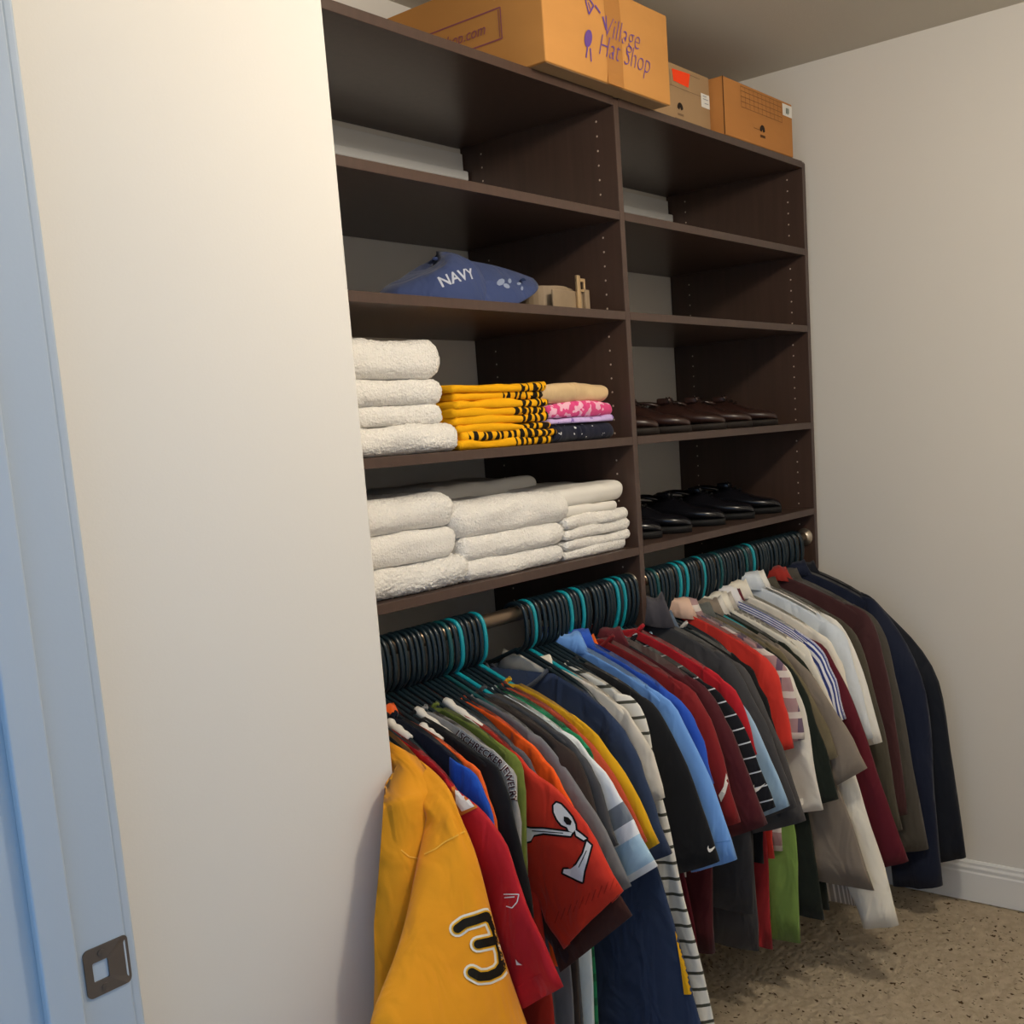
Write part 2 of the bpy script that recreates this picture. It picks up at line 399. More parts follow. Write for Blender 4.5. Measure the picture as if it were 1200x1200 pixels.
# ------------------------------------------------------------------ cardboard boxes on top of the unit
def kraft(name, hexc):
    m, t, b = nt(name, .8, .25); vary(t, b, lin(hexc), 5, .09, (1, 1, 3)); add_bump(t, b, 120, .12, .001, 2, 'Object', (1, 1, .1)); return m
K1 = kraft('kraft_board', '#c98f4e'); K2 = kraft('kraft_board_grey', '#a98a66'); K3 = kraft('kraft_board_orange', '#bb7f45')
def carton(x0, x1, y0, y1, z0, z1, mat, par, bow=.004):
    """carton with slightly bowed faces and rounded creases"""
    bm = bmesh.new(); bmesh.ops.create_cube(bm, size=1); bmesh.ops.subdivide_edges(bm, edges=bm.edges[:], cuts=7, use_grid_fill=True)
    for v in bm.verts:
        q = v.co*2; f = [(1-q.x**2), (1-q.y**2), (1-q.z**2)]
        n = noise.noise((q.x*2+x0*9, q.y*2, q.z*2))
        e = .0035
        v.co = Vector(((x0+x1)/2 + q.x*(x1-x0)/2, (y0+y1)/2 + q.y*(y1-y0)/2, (z0+z1)/2 + q.z*(z1-z0)/2))
        if abs(q.y) > .99: v.co.y += math.copysign(bow*f[0]*f[2] + .0015*n*f[0], q.y)
        if abs(q.x) > .99: v.co.x += math.copysign(bow*f[1]*f[2]*.6, q.x)
        if abs(q.z) > .99 and q.z > 0: v.co.z += bow*f[0]*f[1]
    for e in bm.edges: pass
    sharp = [e for e in bm.edges if e.calc_face_angle(0) > .8]
    bmesh.ops.bevel(bm, geom=sharp, offset=.003, segments=2, profile=.5, affect='EDGES')
    d = bm_data(bm); bm.free(); return mobj('carton', d[0], d[1], mat, par, smooth=False)
bx = empty('cardboard_box', (-.07, .18, ZT), 'large kraft carton with purple script lettering, overhanging the shelf top', 'box')
BX0, BX1, BY0, BY1, BZ1 = -.298, .172, -.045, .40, 2.404
c1 = carton(BX0, BX1, BY0, BY1, ZT+.001, BZ1, K1, bx)
bv = bvh_of([c1]); purple = ink('#6a4b92'); plum = ink('#9a5a66')
tapem = nt('packing_tape', .25, .5)[0]; tapem.node_tree.nodes['Principled BSDF'].inputs['Base Color'].default_value = lin('#b57c40')
decal('packing_tape', poly_data([[(-.03, -.098), (.03, -.098), (.03, .1), (-.03, .1)]], 3), tapem, bx, bv, (-.055, BY0, 2.303), (1, 0, 0), (0, 0, 1), (0, 1, 0), .0006)
L1 = scale2(text_data('Village', .45, -.02), .056, 0, .015, .026, .066); L2 = scale2(text_data('Hat Shop', .45, -.02), .054, 0, .025, -.016, .066)
fl = poly_data([ell2(-.108, -.012, .012, .02, -.5)], 0); st = poly_data([bar2(-.112, -.03, -.118, -.052, .004), bar2(-.102, -.03, -.1, -.056, .004), bar2(-.058, .05, -.075, .062, .005), bar2(-.05, .045, -.04, .02, .006)], 0)
heart = poly_data([bar2(-.108, .066, -.1, .038, .004), bar2(-.1, .038, -.08, .06, .004), bar2(-.108, .066, -.094, .07, .004), bar2(-.094, .07, -.08, .06, .004), bar2(-.098, .062, -.092, .046, .003)], 0)
decal('printed_name', L1, purple, bx, bv, (-.045, BY0, 2.292), (1, 0, -.0), (0, 0, 1), (0, 1, 0), .0016); decal('printed_name', L2, purple, bx, bv, (-.045, BY0, 2.292), (1, 0, -.0), (0, 0, 1), (0, 1, 0), .0016); decal('printed_feather', cat2(fl, st), purple, bx, bv, (-.045, BY0, 2.292), (1, 0, -.0), (0, 0, 1), (0, 1, 0), .0016); decal('printed_heart', heart, purple, bx, bv, (-.045, BY0, 2.292), (1, 0, -.0), (0, 0, 1), (0, 1, 0), .0016)
frame = poly_data([bar2(-.36, .034, .0, .034, .003), bar2(-.36, -.026, .0, -.026, .003), bar2(.0, -.0265, .0, .0345, .003), bar2(-.006, -.022, -.006, .03, .0015)], 1)
web = scale2(text_data('villagehatshop.com', .25, .0), .032, 0, -.165, .003)
decal('printed_address', cat2(frame, web), plum, bx, bv, (BX0, .062, 2.302), (0, -1, 0), (0, 0, 1), (1, 0, 0), .0014)
box('bottom_flap', BX0+.006, BX1-.006, BY0+.004, .15, ZT+.0002, ZT+.0012, K2, bx, 0)
# middle and right file boxes
bm_ = empty('storage_box', (.35, .18, ZT), 'shaded brown file box with bright red sticker, between two other boxes', 'box', 'file boxes on top of the unit')
c2 = carton(.182, .500, .036, .34, ZT+.001, 2.352, K2, bm_, .002); bv2 = bvh_of([c2]); blk = ink('#2b211b'); wht = ink('#e8e6e0'); redm = ink('#ff4a20')
F1, Fd = (1, 0, 0), (0, 1, 0)
def rect(x0, x1, y0, y1): return [(x0, y0), (x1, y0), (x1, y1), (x0, y1)]
def fdec(name, polys, mat, par, bvh, y, cuts=0, eps=.001): return decal(name, poly_data(polys, cuts), mat, par, bvh, (0, y, 0), F1, (0, 0, 1), Fd, eps)
fdec('red_sticker', [[(.316, 2.338), (.402, 2.341), (.39, 2.306), (.318, 2.309)]], redm, bm_, bv2, .036, 1)
fdec('address_label', [rect(.452, .496, 2.272, 2.306)], wht, bm_, bv2, .036)
fdec('label_print', [rect(.46, .48, 2.299, 2.301), rect(.46, .488, 2.292, 2.294), rect(.468, .488, 2.282, 2.284)], ink('#9aa0aa'), bm_, bv2, .036, 0, .0018)
fdec('printed_lines', [rect(.29, .44, 2.298, 2.2995), rect(.29, .31, 2.30, 2.335)] if False else [rect(.40, .45, 2.338, 2.3395), rect(.29, .452, 2.296, 2.2973), rect(.32, .45, 2.222, 2.2232), rect(.292, .2935, 2.296, 2.335), rect(.305, .3065, 2.296, 2.335)], ink('#7d6650'), bm_, bv2, .036)
def halfmoon(cx, cz, r):
    return [(cx + r*math.cos(a), cz + r*1.0*math.sin(a)) for a in [math.pi*i/10 for i in range(11)]] + [(cx-r*.4, cz-.004), (cx, cz+.003), (cx+r*.3, cz-.004)]
fdec('hand_hole', [halfmoon(.345, 2.248, .014)], blk, bm_, bv2, .036)
fdec('printed_caption', [rect(.333, .361, 2.231, 2.236)], ink('#84694f'), bm_, bv2, .036)
br = empty('storage_box', (.70, .15, ZT), 'orange-brown file box with printed grid and small white label, at right end', 'box', 'file boxes on top of the unit')
c3 = carton(.508, .908, .0, .33, ZT+.001, 2.352, K3, br, .002); bv3 = bvh_of([c3])
gl = [rect(.60, .838, z, z+.0013) for z in (2.343, 2.331, 2.317, 2.304, 2.290)] + [rect(x, x+.0013, 2.290, 2.344) for x in [.60 + .0238*i for i in range(11)]]
fdec('printed_grid', gl, ink('#7a5132'), br, bv3, 0)
fdec('label', [rect(.845, .905, 2.313, 2.345)], wht, br, bv3, 0); fdec('label_print', [rect(.866, .87, 2.32, 2.335), rect(.874, .878, 2.318, 2.336), rect(.881, .884, 2.322, 2.335)], ink('#5d6a58'), br, bv3, 0, 0, .0018)
fdec('hand_hole', [halfmoon(.716, 2.248, .015)], blk, br, bv3, 0)
fdec('printed_caption', [rect(.704, .732, 2.230, 2.237), rect(.665, .70, 2.2475, 2.2485)], ink('#5a3a22'), br, bv3, 0)
box('crease_edge', .5065, .5085, -.001, .0005, ZT+.002, 2.351, ink('#4d2e16'), br, 0)

# ------------------------------------------------------------------ towels and folded cloths
def slab_data(x0, x1, y0, y1, z0, z1, nx=90, ny=30, nz=18, rf=.46, sag=.006, pile=.0019, seed=0, pf=200, rxy=.02, edge=1.0):
    """folded slab: a box rounded by rf*height all round, sagging a little, with terry pile"""
    V = {}; F = []; lst = []; h = z1-z0; r = rf*h; ce = 6
    def co(i, n, a, b):
        L = b-a; e = min(r*1.15, L*.3)
        if i <= ce: return a + e*(i/ce)**1.0
        if i >= n-ce: return b - e*((n-i)/ce)**1.0
        return a + e + (L-2*e)*(i-ce)/(n-2*ce)
    def vid(i, j, k):
        key = (i, j, k)
        if key not in V:
            p = Vector((co(i, nx, x0, x1), co(j, ny, y0, y1), z0 + h*k/nz))
            R = rxy; ctr = Vector((min(max(p.x, x0+R), x1-R), min(max(p.y, y0+R), y1-R), 0)); dv_ = Vector((p.x-ctr.x, p.y-ctr.y, 0))
            if dv_.length > R: dv_ = dv_.normalized()*R; p.x, p.y = ctr.x+dv_.x, ctr.y+dv_.y
            inner = Vector((min(max(p.x, x0+r), x1-r), min(max(p.y, y0+r), y1-r), min(max(p.z, z0+r), z1-r)))
            nr = p - inner
            if nr.length > 1e-9:
                nr.normalize(); p = inner + nr*r
            up = (p.z-z0)/h
            p.z += (sag*noise.noise((p.x*9+seed, p.y*9, seed*1.7)) + .35*sag*noise.noise((p.x*31+seed, p.y*31, seed*1.7)))*up
            p.y += (.007*noise.noise((p.x*11, seed*3.1, p.z*25))) * (p.y < (y0+y1)/2)
            p.x += .006*noise.noise((seed*2.3, p.y*12, p.z*30))
            if pile: p += nr*pile*(noise.noise((p.x*pf, p.y*pf, p.z*pf+seed)) + .7*noise.noise((p.x*pf*2.1, p.y*pf*2.1, p.z*pf*2.1)))
            if p.z < z0 + .0004: p.z = z0 + .0004
            V[key] = len(lst); lst.append(p)
        return V[key]
    for k in (0, nz):
        for i in range(nx):
            for j in range(ny): F.append([vid(i, j, k), vid(i+1, j, k), vid(i+1, j+1, k), vid(i, j+1, k)])
    for j in (0, ny):
        for i in range(nx):
            for k in range(nz): F.append([vid(i, j, k), vid(i+1, j, k), vid(i+1, j, k+1), vid(i, j, k+1)])
    for i in (0, nx):
        for j in range(ny):
            for k in range(nz): F.append([vid(i, j, k), vid(i, j+1, k), vid(i, j+1, k+1), vid(i, j, k+1)])
    return lst, F
def terry():
    m, t, b = nt('white_terry', .95, .15); b.inputs['Sheen Weight'].default_value = .3; vary(t, b, lin('#f3efe8'), 30, .05); add_bump(t, b, 250, .9, .005, 4); return m
M['terry'] = terry(); M['cotton'] = plain('white_cotton', '#e6e2da', .9, .2, 0, .04, 20, (300, .2, .001, 2))
def towel(label, group, x0, x1, y0, y1, z0, z1, seed, mat='terry', **kw):
    v, f = slab_data(x0, x1, y0, y1, z0, z1, seed=seed, **kw)
    o = mobj('folded_towel', v, f, M[mat], loc=((x0+x1)/2, (y0+y1)/2, z0)); tag(o, label, 'towel', group)
g3 = 'white towels stacked beside the gold cloths'
z3 = SH[2]
towel('thick white towel on top of the stack left of the gold cloths', g3, -.90, -.578, .025, .36, 1.584, 1.658, 1, nz=22)
towel('white towel second from top, in the stack left of the gold cloths', g3, -.90, -.588, .025, .36, 1.536, 1.586, 2, nz=16)
towel('thin white towel third from top, left of the gold cloths', g3, -.90, -.594, .03, .36, 1.499, 1.537, 3)
towel('bottom white towel of the stack left of the gold cloths', g3, -.90, -.566, .012, .36, z3, 1.500, 4, nz=18)
z4 = SH[3]; g4 = 'white towels on the lowest left shelf'
towel('bottom towel of left stack on the lowest shelf, coarse pile', g4, -.90, -.566, .012, .37, z4, 1.245, 5, nz=20, pile=.004)
towel('smooth middle towel of left stack on the lowest shelf', g4, -.90, -.592, .014, .37, 1.243, 1.305, 6, nz=20, pile=.001)
towel('fluffy top towel of left stack on the lowest shelf', g4, -.90, -.590, .014, .37, 1.303, 1.368, 7, nz=20)
towel('bottom towel of middle stack on the lowest shelf', g4, -.585, -.268, .014, .36, z4, 1.228, 8)
towel('second towel of middle stack on the lowest shelf', g4, -.59, -.258, .012, .36, 1.226, 1.276, 9)
towel('wide top towel of middle stack, spilling toward the left stack', g4, -.604, -.232, .010, .36, 1.273, 1.342, 10, nz=20)
towel('bottom hand towel of right stack on the lowest shelf', g4, -.262, -.024, .016, .30, z4, 1.209, 11, nz=8)
towel('second hand towel from bottom of right stack on the lowest shelf', g4, -.262, -.012, .012, .30, 1.208, 1.232, 12, nz=8)
towel('third hand towel from bottom of right stack on the lowest shelf', g4, -.262, -.010, .012, .30, 1.231, 1.256, 13, nz=8)
towel('fourth hand towel from bottom, right stack on the lowest shelf', g4, -.262, -.014, .012, .30, 1.255, 1.282, 14, nz=8)
towel('small smooth white cloth under the folded top of right stack', g4, -.25, -.048, .02, .30, 1.281, 1.304, 15, 'cotton', nz=8, pile=0)
towel('smooth white cotton fold on top of right stack, lowest shelf', g4, -.27, -.014, .018, .34, 1.302, 1.347, 16, 'cotton', nz=12, pile=0)
towel('grey-white cloth lying far back on top of the middle stack', g4, -.50, -.15, .17, .40, 1.332, 1.372, 17, 'cotton', nz=10, pile=0)
# gold and black cloths
def goldmat(k, thr):
    m, t, b = nt('gold_terry', .9, .15); mx = vary(t, b, lin('#f0ae14'), 30, .08)
    tc = N(t, 'ShaderNodeTexCoord'); s = N(t, 'ShaderNodeSeparateXYZ'); t.links.new(tc.outputs['Object'], s.inputs[0])
    nz = N(t, 'ShaderNodeTexNoise'); nz.inputs['Scale'].default_value = 42 + 7*k; nz.inputs['Detail'].default_value = .5; mp = N(t, 'ShaderNodeMapping'); mp.inputs['Scale'].default_value = (1, .3, .5); mp.inputs['Location'].default_value = (k*1.7, 0, k)
    t.links.new(tc.outputs['Object'], mp.inputs[0]); t.links.new(mp.outputs[0], nz.inputs['Vector'])
    a = math_(t, 'LESS_THAN', math_(t, 'MODULO', math_(t, 'ADD', math_(t, 'ADD', s.outputs[0], math_(t, 'MULTIPLY', nz.outputs['Fac'], .03)), 1), .021), .0105); c = math_(t, 'GREATER_THAN', s.outputs[0], thr); mixcol(t, b, math_(t, 'MULTIPLY', a, c), mx.outputs[2], '#221c14')
    add_bump(t, b, 420, .4, .002, 3); return m
ords = ['bottom', 'second from bottom', 'third from bottom', 'fourth from bottom', 'fifth from bottom', 'sixth from bottom', 'seventh from bottom', 'top']
z = z3
for k in range(8):
    h = .0165; dx = random.uniform(-.008, .008); x0, x1 = -.565+dx, -.272+dx + (.01 if k < 2 else 0)
    v, f = slab_data(x0, x1, .02+random.uniform(0, .012), .31, z, z+h, 60, 20, 8, .48, .008, .0006, 30+k)
    o = mobj('folded_cloth', v, f, goldmat(k, (.02, -.13, .05, .06, .03, .05, .0, .06)[k]), loc=((x0+x1)/2, .16, z)); z += h - .0006
    tag(o, 'gold cloth with black print, %s of the folded gold pile' % ords[k], 'cloth', 'gold and black folded cloths')
M['tan'] = cloth('#d8b98c'); M['pink'] = cloth('#e04a86', pattern=blotch('#f3b9cf', 55, .52), key='pink'); M['lav'] = cloth('#cbb3e6', pattern=blotch('#8f6fc0', 70, .6), key='lav')
M['dots'] = cloth('#1c1e30', pattern=blotch('#dedede', 80, .70), key='dots')
for mt, lab, x0, x1, z0, z1 in (('dots', 'navy cloth with white dots at the bottom of the small pile', -.272, -.028, z3, 1.486), ('lav', 'lavender patterned cloth in the small pile by the divider', -.27, -.028, 1.486, 1.499),
        ('pink', 'pink patterned cloth under the tan one', -.272, -.030, 1.499, 1.531), ('tan', 'tan cloth rolled on top of the pink one', -.295, -.040, 1.531, 1.574)):
    v, f = slab_data(x0, x1, .026, .30, z0, z1, 50, 20, 10, .47, .008, 0, len(lab)*.37); o = mobj('folded_cloth', v, f, M[mt], loc=((x0+x1)/2, .16, z0)); tag(o, lab, 'cloth', 'folded cloths by the divider')

# ------------------------------------------------------------------ cap and belt on the second shelf
z2 = SH[1]
def cap():
    e = empty('baseball_cap', (-.42, .16, z2), 'faded blue baseball cap with white lettering, lying beside a coiled belt', 'cap')
    blue = cloth('#3b4872'); V, F = [], []; nu, nv = 40, 14
    for j in range(nv+1):
        ph = j/nv*math.pi/2
        for i in range(nu):
            a = 2*math.pi*i/nu
            rx = .125*(1 - .10*math.cos(a)); ry = .095
            x = -.455 + rx*math.cos(a)*math.cos(ph)**.75; y = .15 + ry*math.sin(a)*math.cos(ph)**.75; hh = .106*(1 + .12*math.cos(a))
            zz = z2 + hh*math.sin(ph)**.9 + .010*noise.noise((x*18, y*18, ph*2))*math.sin(ph)
            if math.cos(a) < -.2: zz = z2 + (zz - z2)*(1 + .55*(math.cos(a)+.2)*math.cos(ph)**.5); x -= .04*(-.2-math.cos(a))*math.cos(ph)
            V.append((x, y, zz))
    for j in range(nv):
        for i in range(nu): F.append([j*nu+i, j*nu+(i+1) % nu, (j+1)*nu+(i+1) % nu, (j+1)*nu+i])
    F.append(list(range(nv*nu, (nv+1)*nu)))
    crown = mobj('crown', V, F, blue, e)
    # brim: stiff curved plate, propped so that its top faces out of the shelf
    V, F = [], []; nu, nv = 16, 10; thk = Vector((.4, .85, .3)).normalized()*.0035
    P00, P10, P01, P11 = Vector((-.455, .058, z2+.001)), Vector((-.335, .050, z2+.004)), Vector((-.40, .135, z2+.104)), Vector((-.188, .115, z2+.078))
    for s in (0, 1):
        for j in range(nv+1):
            v = j/nv
            for i in range(nu+1):
                u = i/nu; p = (P00*(1-u)+P10*u)*(1-v) + (P01*(1-u)+P11*u)*v
                p = p + Vector((-.25, -.9, .1))*(.026*math.sin(math.pi*v)*(.4+.6*u)) + Vector((1, -.1, -.15))*(.020*math.sin(math.pi*v)*u*u) + Vector((0, 0, .006*math.sin(math.pi*u)*v))
                p.z = max(p.z, z2+.001); V.append(p + thk*s)
    n = nu+1; m2 = (nv+1)*n
    for s in (0, 1):
        for j in range(nv):
            for i in range(nu): F.append([s*m2+j*n+i, s*m2+j*n+i+1, s*m2+(j+1)*n+i+1, s*m2+(j+1)*n+i])
    rim = [i for i in range(n)] + [j*n+nu for j in range(1, nv+1)] + [nv*n+i for i in range(nu-1, -1, -1)] + [j*n for j in range(nv-1, -1, -1)]
    for a, b in zip(rim, rim[1:]): F.append([a, b, m2+b, m2+a])
    brim = mobj('brim', V, F, blue, e)
    bvc = bvh_of([crown]); bvb = bvh_of([crown, brim]); whi = ink('#b9bfce')
    decal('lettering', scale2(text_data('NAVY', .15, .02), .036, .35), whi, e, bvc, (-.487, .07, z2+.052), (.9, -.43, .05), (.1, .05, 1), (.25, .85, -.45), .0015, .03)
    leaf = [ell2(-.02, .0, .012, .006, .4, 8), ell2(-.008, -.008, .008, .005, -.3, 8), ell2(.004, .002, .006, .004, .8, 8), ell2(.026, -.004, .006, .003, .2, 8), ell2(.036, .004, .005, .003, -.5, 8), ell2(.03, -.014, .005, .003, 1, 8)]
    decal('embroidery', poly_data(leaf, 0), ink('#8f9bb5'), e, bvb, (-.325, .07, z2+.055), (.85, -.5, 0), (.1, .1, 1), (.62, .76, .15), .0012, .03)
    v, f = tube_data([(-.46, .15, z2+.100), (-.46, .15, z2+.106)], [.007, .005], 10); mobj('button', v, f, blue, e)
cap()
def belt():
    e = empty('coiled_belt', (-.13, .13, z2), 'tan and brown belt coiled beside the blue cap, buckle facing out', 'belt')
    lm = plain('tan_leather', '#8f7c64', .6, .4, 0, .25, 25); V, F = [], []; n = 110
    for i in range(n):
        a = i/n*2*math.pi*3.2; r = .030 + .010*a/6.28; x = -.145 + r*1.25*math.cos(a); y = .12 + r*math.sin(a)
        d = Vector((math.cos(a), math.sin(a), 0))*.0016
        for s, zz in ((-1, z2+.001), (1, z2+.001), (1, z2+.052), (-1, z2+.052)): V.append(Vector((x, y, zz + .003*math.sin(a*1.3)+.003)) + d*s)
    for i in range(n-1):
        for k in range(4): F.append([i*4+k, i*4+(k+1) % 4, (i+1)*4+(k+1) % 4, (i+1)*4+k])
    F += [[0, 1, 2, 3], [n*4-4, n*4-3, n*4-2, n*4-1]]
    mobj('strap', V, F, lm, e, smooth=False)
    bk = plain('aged_brass', '#bfa27a', .45, .5, .5, .15, 40)
    d = [box_data(-.118, -.106, .045, .052, z2+.002, z2+.080, .0015), box_data(-.092, -.086, .046, .052, z2+.048, z2+.07, .0015), box_data(-.118, -.086, .046, .052, z2+.066, z2+.074, .0015), box_data(-.118, -.086, .046, .052, z2+.044, z2+.05, .0015)]
    v, f = join(d); mobj('buckle', v, f, bk, e, smooth=False)
    v, f = join([box_data(-.20, -.072, .053, .058, z2+.002, z2+.046, .002)]); mobj('strap_end', v, f, lm, e, smooth=False)
    v, f = join([box_data(-.092, -.075, .044, .053, z2+.004, z2+.05, .002)]); mobj('keeper', v, f, lm, e, smooth=False)
belt()

# ------------------------------------------------------------------ shoes
def shoe_template(leather, sole, lace):
    """one shoe, toe toward -y, heel at y=+.15; returns list of (partname, data, material, subparts)"""
    ys = [.150, .146, .135, .11, .08, .05, .02, -.01, -.045, -.08, -.11, -.135, -.150, -.156]
    hw = [.012, .024, .031, .034, .035, .036, .038, .042, .046, .046, .041, .031, .018, .006]
    ht = [.058, .075, .080, .078, .074, .072, .078, .082, .066, .052, .047, .042, .034, .026]
    V, F = [], []; n = 18
    for y, w_, h in zip(ys, hw, ht):
        for k in range(n):
            a = 2*math.pi*k/n; cx = sgnpow(math.cos(a), .75)*w_*(1 - .28*max(0, math.sin(a))*(h > .06)); zz = .018 + (h-.018)*(.5 + .5*sgnpow(math.sin(a), .8))
            V.append(Vector((cx + .006*math.sin(y*9), y, zz)))
    for j in range(len(ys)-1):
        for k in range(n): F.append([j*n+k, j*n+(k+1) % n, (j+1)*n+(k+1) % n, (j+1)*n+k])
    F.append(list(range(n))); F.append(list(range((len(ys)-1)*n, len(ys)*n)))
    up = (V, F)
    out = []; m3 = 40
    for zi, gr in ((0, .001), (.010, .004), (.018, .004), (.0181, -.004)):
        for k in range(m3):
            t = k/m3*2
            s = 1 if t < 1 else -1; tt = t if t < 1 else 2-t
            f = tt*(len(ys)-1); j = min(int(f), len(ys)-2); u = f-j; y = ys[j]*(1-u)+ys[j+1]*u; w_ = hw[j]*(1-u)+hw[j+1]*u
            zl = zi
            if -.05 < y < .06 and zi == 0: zl = .006
            out.append(Vector((s*(w_+gr) + .006*math.sin(y*9), y*1.02, zl)))
    SF = []
    for j in range(3):
        for k in range(m3): SF.append([j*m3+k, j*m3+(k+1) % m3, (j+1)*m3+(k+1) % m3, (j+1)*m3+k])
    SF.append(list(range(m3))); SF.append(list(range(3*m3, 4*m3)))
    col = tube_data([(.026*math.cos(a), .085+.058*math.sin(a), .080 + .006*math.cos(2*a)) for a in [2*math.pi*i/20 for i in range(20)]], .0045, 6, True)
    tongue = box_data(-.016, .016, -.005, .035, .078, .096, .004)
    lc = join([tube_data([(-.02, y, z_-.002), (-.008, y-.003, z_+.004), (.008, y-.003, z_+.004), (.02, y, z_-.002)], .0021, 6) for y, z_ in ((-.03, .072), (-.016, .079), (-.002, .084), (.012, .084))] + [tube_data([(0, .0, .088), (.012, .006, .098), (.02, -.004, .086)], .0018, 6), tube_data([(0, .0, .088), (-.014, .006, .097), (-.02, -.006, .083)], .0018, 6)])
    capl = tube_data([(.041*math.cos(a), -.098 + .012*math.sin(a), .020 + .030*max(0, math.sin(a))**.7) for a in [math.pi*i/12 for i in range(13)]], .0013, 5)
    return [('upper', up, leather), ('sole', (out, SF), sole), ('collar', col, leather), ('tongue', tongue, leather), ('laces', lc, lace), ('toe_cap_seam', capl, leather)]
def leather(hexc, rough): return plain('leather', hexc, rough, .6, 0, .3, 25, (140, .08, .001, 3))
for (hx, rough, zz, cols, kindlab) in (('#35211c', .34, SH[2], [('.'), ()], 'brown'), ('#15151a', .22, SH[3], [], 'black')):
    tpl = shoe_template(leather(hx, rough), plain('rubber_sole', '#241c18' if kindlab == 'brown' else '#0f0f11', .7), plain('lace', '#2a1a14' if kindlab == 'brown' else '#0c0c0e', .8))
    spots = [(.155, .205, .30), (.30, .195, .22), (.49, .20, .26), (.62, .19, .30), (.80, .20, .26)] if kindlab == 'brown' else [(.15, .21, .3), (.28, .20, .3), (.46, .20, .28), (.63, .20, .3), (.80, .20, .30)]
    where = ['nearest the divider', 'second from the divider', 'in the middle of the row', 'fourth from the divider', 'at the far right of the row']
    first = None
    for i, (x, y, rz) in enumerate(spots):
        e = empty('dress_shoe', (x, y, zz), '%s leather lace-up dress shoe %s' % (kindlab, where[i]), 'shoe', '%s dress shoes' % kindlab)
        e.rotation_euler = (0, 0, rz)
        if first is None:
            first = []
            for nm, d, mt in tpl:
                me_o = mobj(nm, [Vector(v) for v in d[0]], d[1], mt); me_o.parent = e; first.append(me_o)
        else:
            for o in first:
                c = o.copy(); COL.objects.link(c); c.parent = e

# ------------------------------------------------------------------ hangers
HK = [(0, -.083), (-.010, -.078), (-.026, -.064), (-.032, -.045), (-.033, -.02), (-.029, .006), (-.018, .020), (0, .0225), (.016, .017), (.024, .002), (.023, -.012)]
def hanger_data():
    r = .0048
    hook = tube_data(smooth_path([(0, y, z) for y, z in HK], 26), [r]*24 + [r*.95, r*.6], 8)
    loop = smooth_path([(0, 0, -.076), (0, -.09, -.114), (0, -.155, -.147), (0, -.192, -.184), (0, -.196, -.203), (0, -.18, -.212), (0, .0, -.213), (0, .18, -.212), (0, .196, -.203), (0, .192, -.184), (0, .155, -.147), (0, .09, -.114)], 46)
    return join([hook, tube_data(loop, r, 7, True)])
hv, hf = hanger_data(); hme = {}
def low_arms(V):                            # a longer-necked hanger of the same kind
    return [v if v.z > -.06 else Vector((v.x, v.y, v.z - .018*min(1, (-.06-v.z)/.016))) for v in (Vector(p) for p in V)]
def tubeplastic(name, hexc, rough): return plain(name, hexc, rough, .5, 0, .08)
HM = {'black': tubeplastic('black_plastic', '#14232a', .28), 'teal': tubeplastic('teal_plastic', '#10929f', .35), 'deep': tubeplastic('deep_green_plastic', '#10494c', .35)}
for k in HM:
    o = mobj('clothes_hanger', hv, hf, HM[k]); hme[k] = o.data; bpy.data.objects.remove(o)
    o = mobj('clothes_hanger', low_arms(hv), hf, HM[k]); hme[k + '_low'] = o.data; bpy.data.objects.remove(o)
foam = plain('white_foam', '#d8d4cc', .8)
TEAL = {-.63: 'bright teal plastic hanger on left rod, first teal hook from the wall edge', -.557: 'bright teal plastic hanger beside the bare stretch of left rod', -.399: 'bright teal plastic hanger just right of the bare stretch of rod',
        -.283: 'bright teal plastic hanger mid-way between rod gap and divider', -.232: 'bright teal plastic hanger above the royal blue shirt', -.088: 'teal plastic hanger, left one of the pair near the divider', -.068: 'teal plastic hanger, right one of the pair near the divider',
        .175: 'bright teal plastic hanger, left of the pair next to the divider in right bay', .21: 'teal plastic hanger, right of the pair next to the divider in right bay', .305: 'bright teal plastic hanger above the bright red shirt', .575: 'bright teal plastic hanger furthest right, above the cream shirt'}
DEEP = {-.665: 'dark green plastic hanger among black ones left of the bright teal hook', .08: 'dark green plastic hanger nearest the divider in the right bay', .385: 'dark green plastic hanger in the middle of the right rod', .52: 'dark green plastic hanger left of the furthest right teal hook'}
HX = []
def near(x, d, tol):
    for k in d:
        if abs(k-x) < tol: return k
    return None
for a, b_, n_, gname in ((-.9234, -.557, 26, 'black hangers at the left end of the left rod'), (-.430, -.018, 28, 'black hangers between the rod gap and the divider'), (.042, .885, 50, 'black hangers on the right rod')):
    st_ = (b_-a)/(n_-1); ut, ud = set(), set()
    for i in range(n_):
        x = a + st_*i; kt = near(x, TEAL, st_*.51); kd = near(x, DEEP, st_*.51); kind = 'black'
        lab = {'black hangers at the left end of the left rod': 'black plastic tube hanger packed between wall edge and bare rod', 'black hangers between the rod gap and the divider': 'black plastic tube hanger packed between bare rod and divider', 'black hangers on the right rod': 'black plastic tube hanger packed along the right rod'}[gname]; grp = gname
        if kt is not None and kt not in ut: kind = 'teal'; lab = TEAL[kt]; grp = 'teal hangers'; ut.add(kt)
        elif kd is not None and kd not in ud: kind = 'deep'; lab = DEEP[kd]; grp = 'dark green hangers'; ud.add(kd)
        o = bpy.data.objects.new('clothes_hanger', hme[kind + ('_low' if x > -.31 else '')]); COL.objects.link(o)
        o.location = (x, RODY + random.uniform(-.003, .003), RODZ); o.rotation_euler = (0, 0, random.uniform(-.012, .012)); tag(o, lab, 'hanger', grp); HX.append((x, o))
def snap(x):
    return min(HX, key=lambda h: abs(h[0]-x))[0]

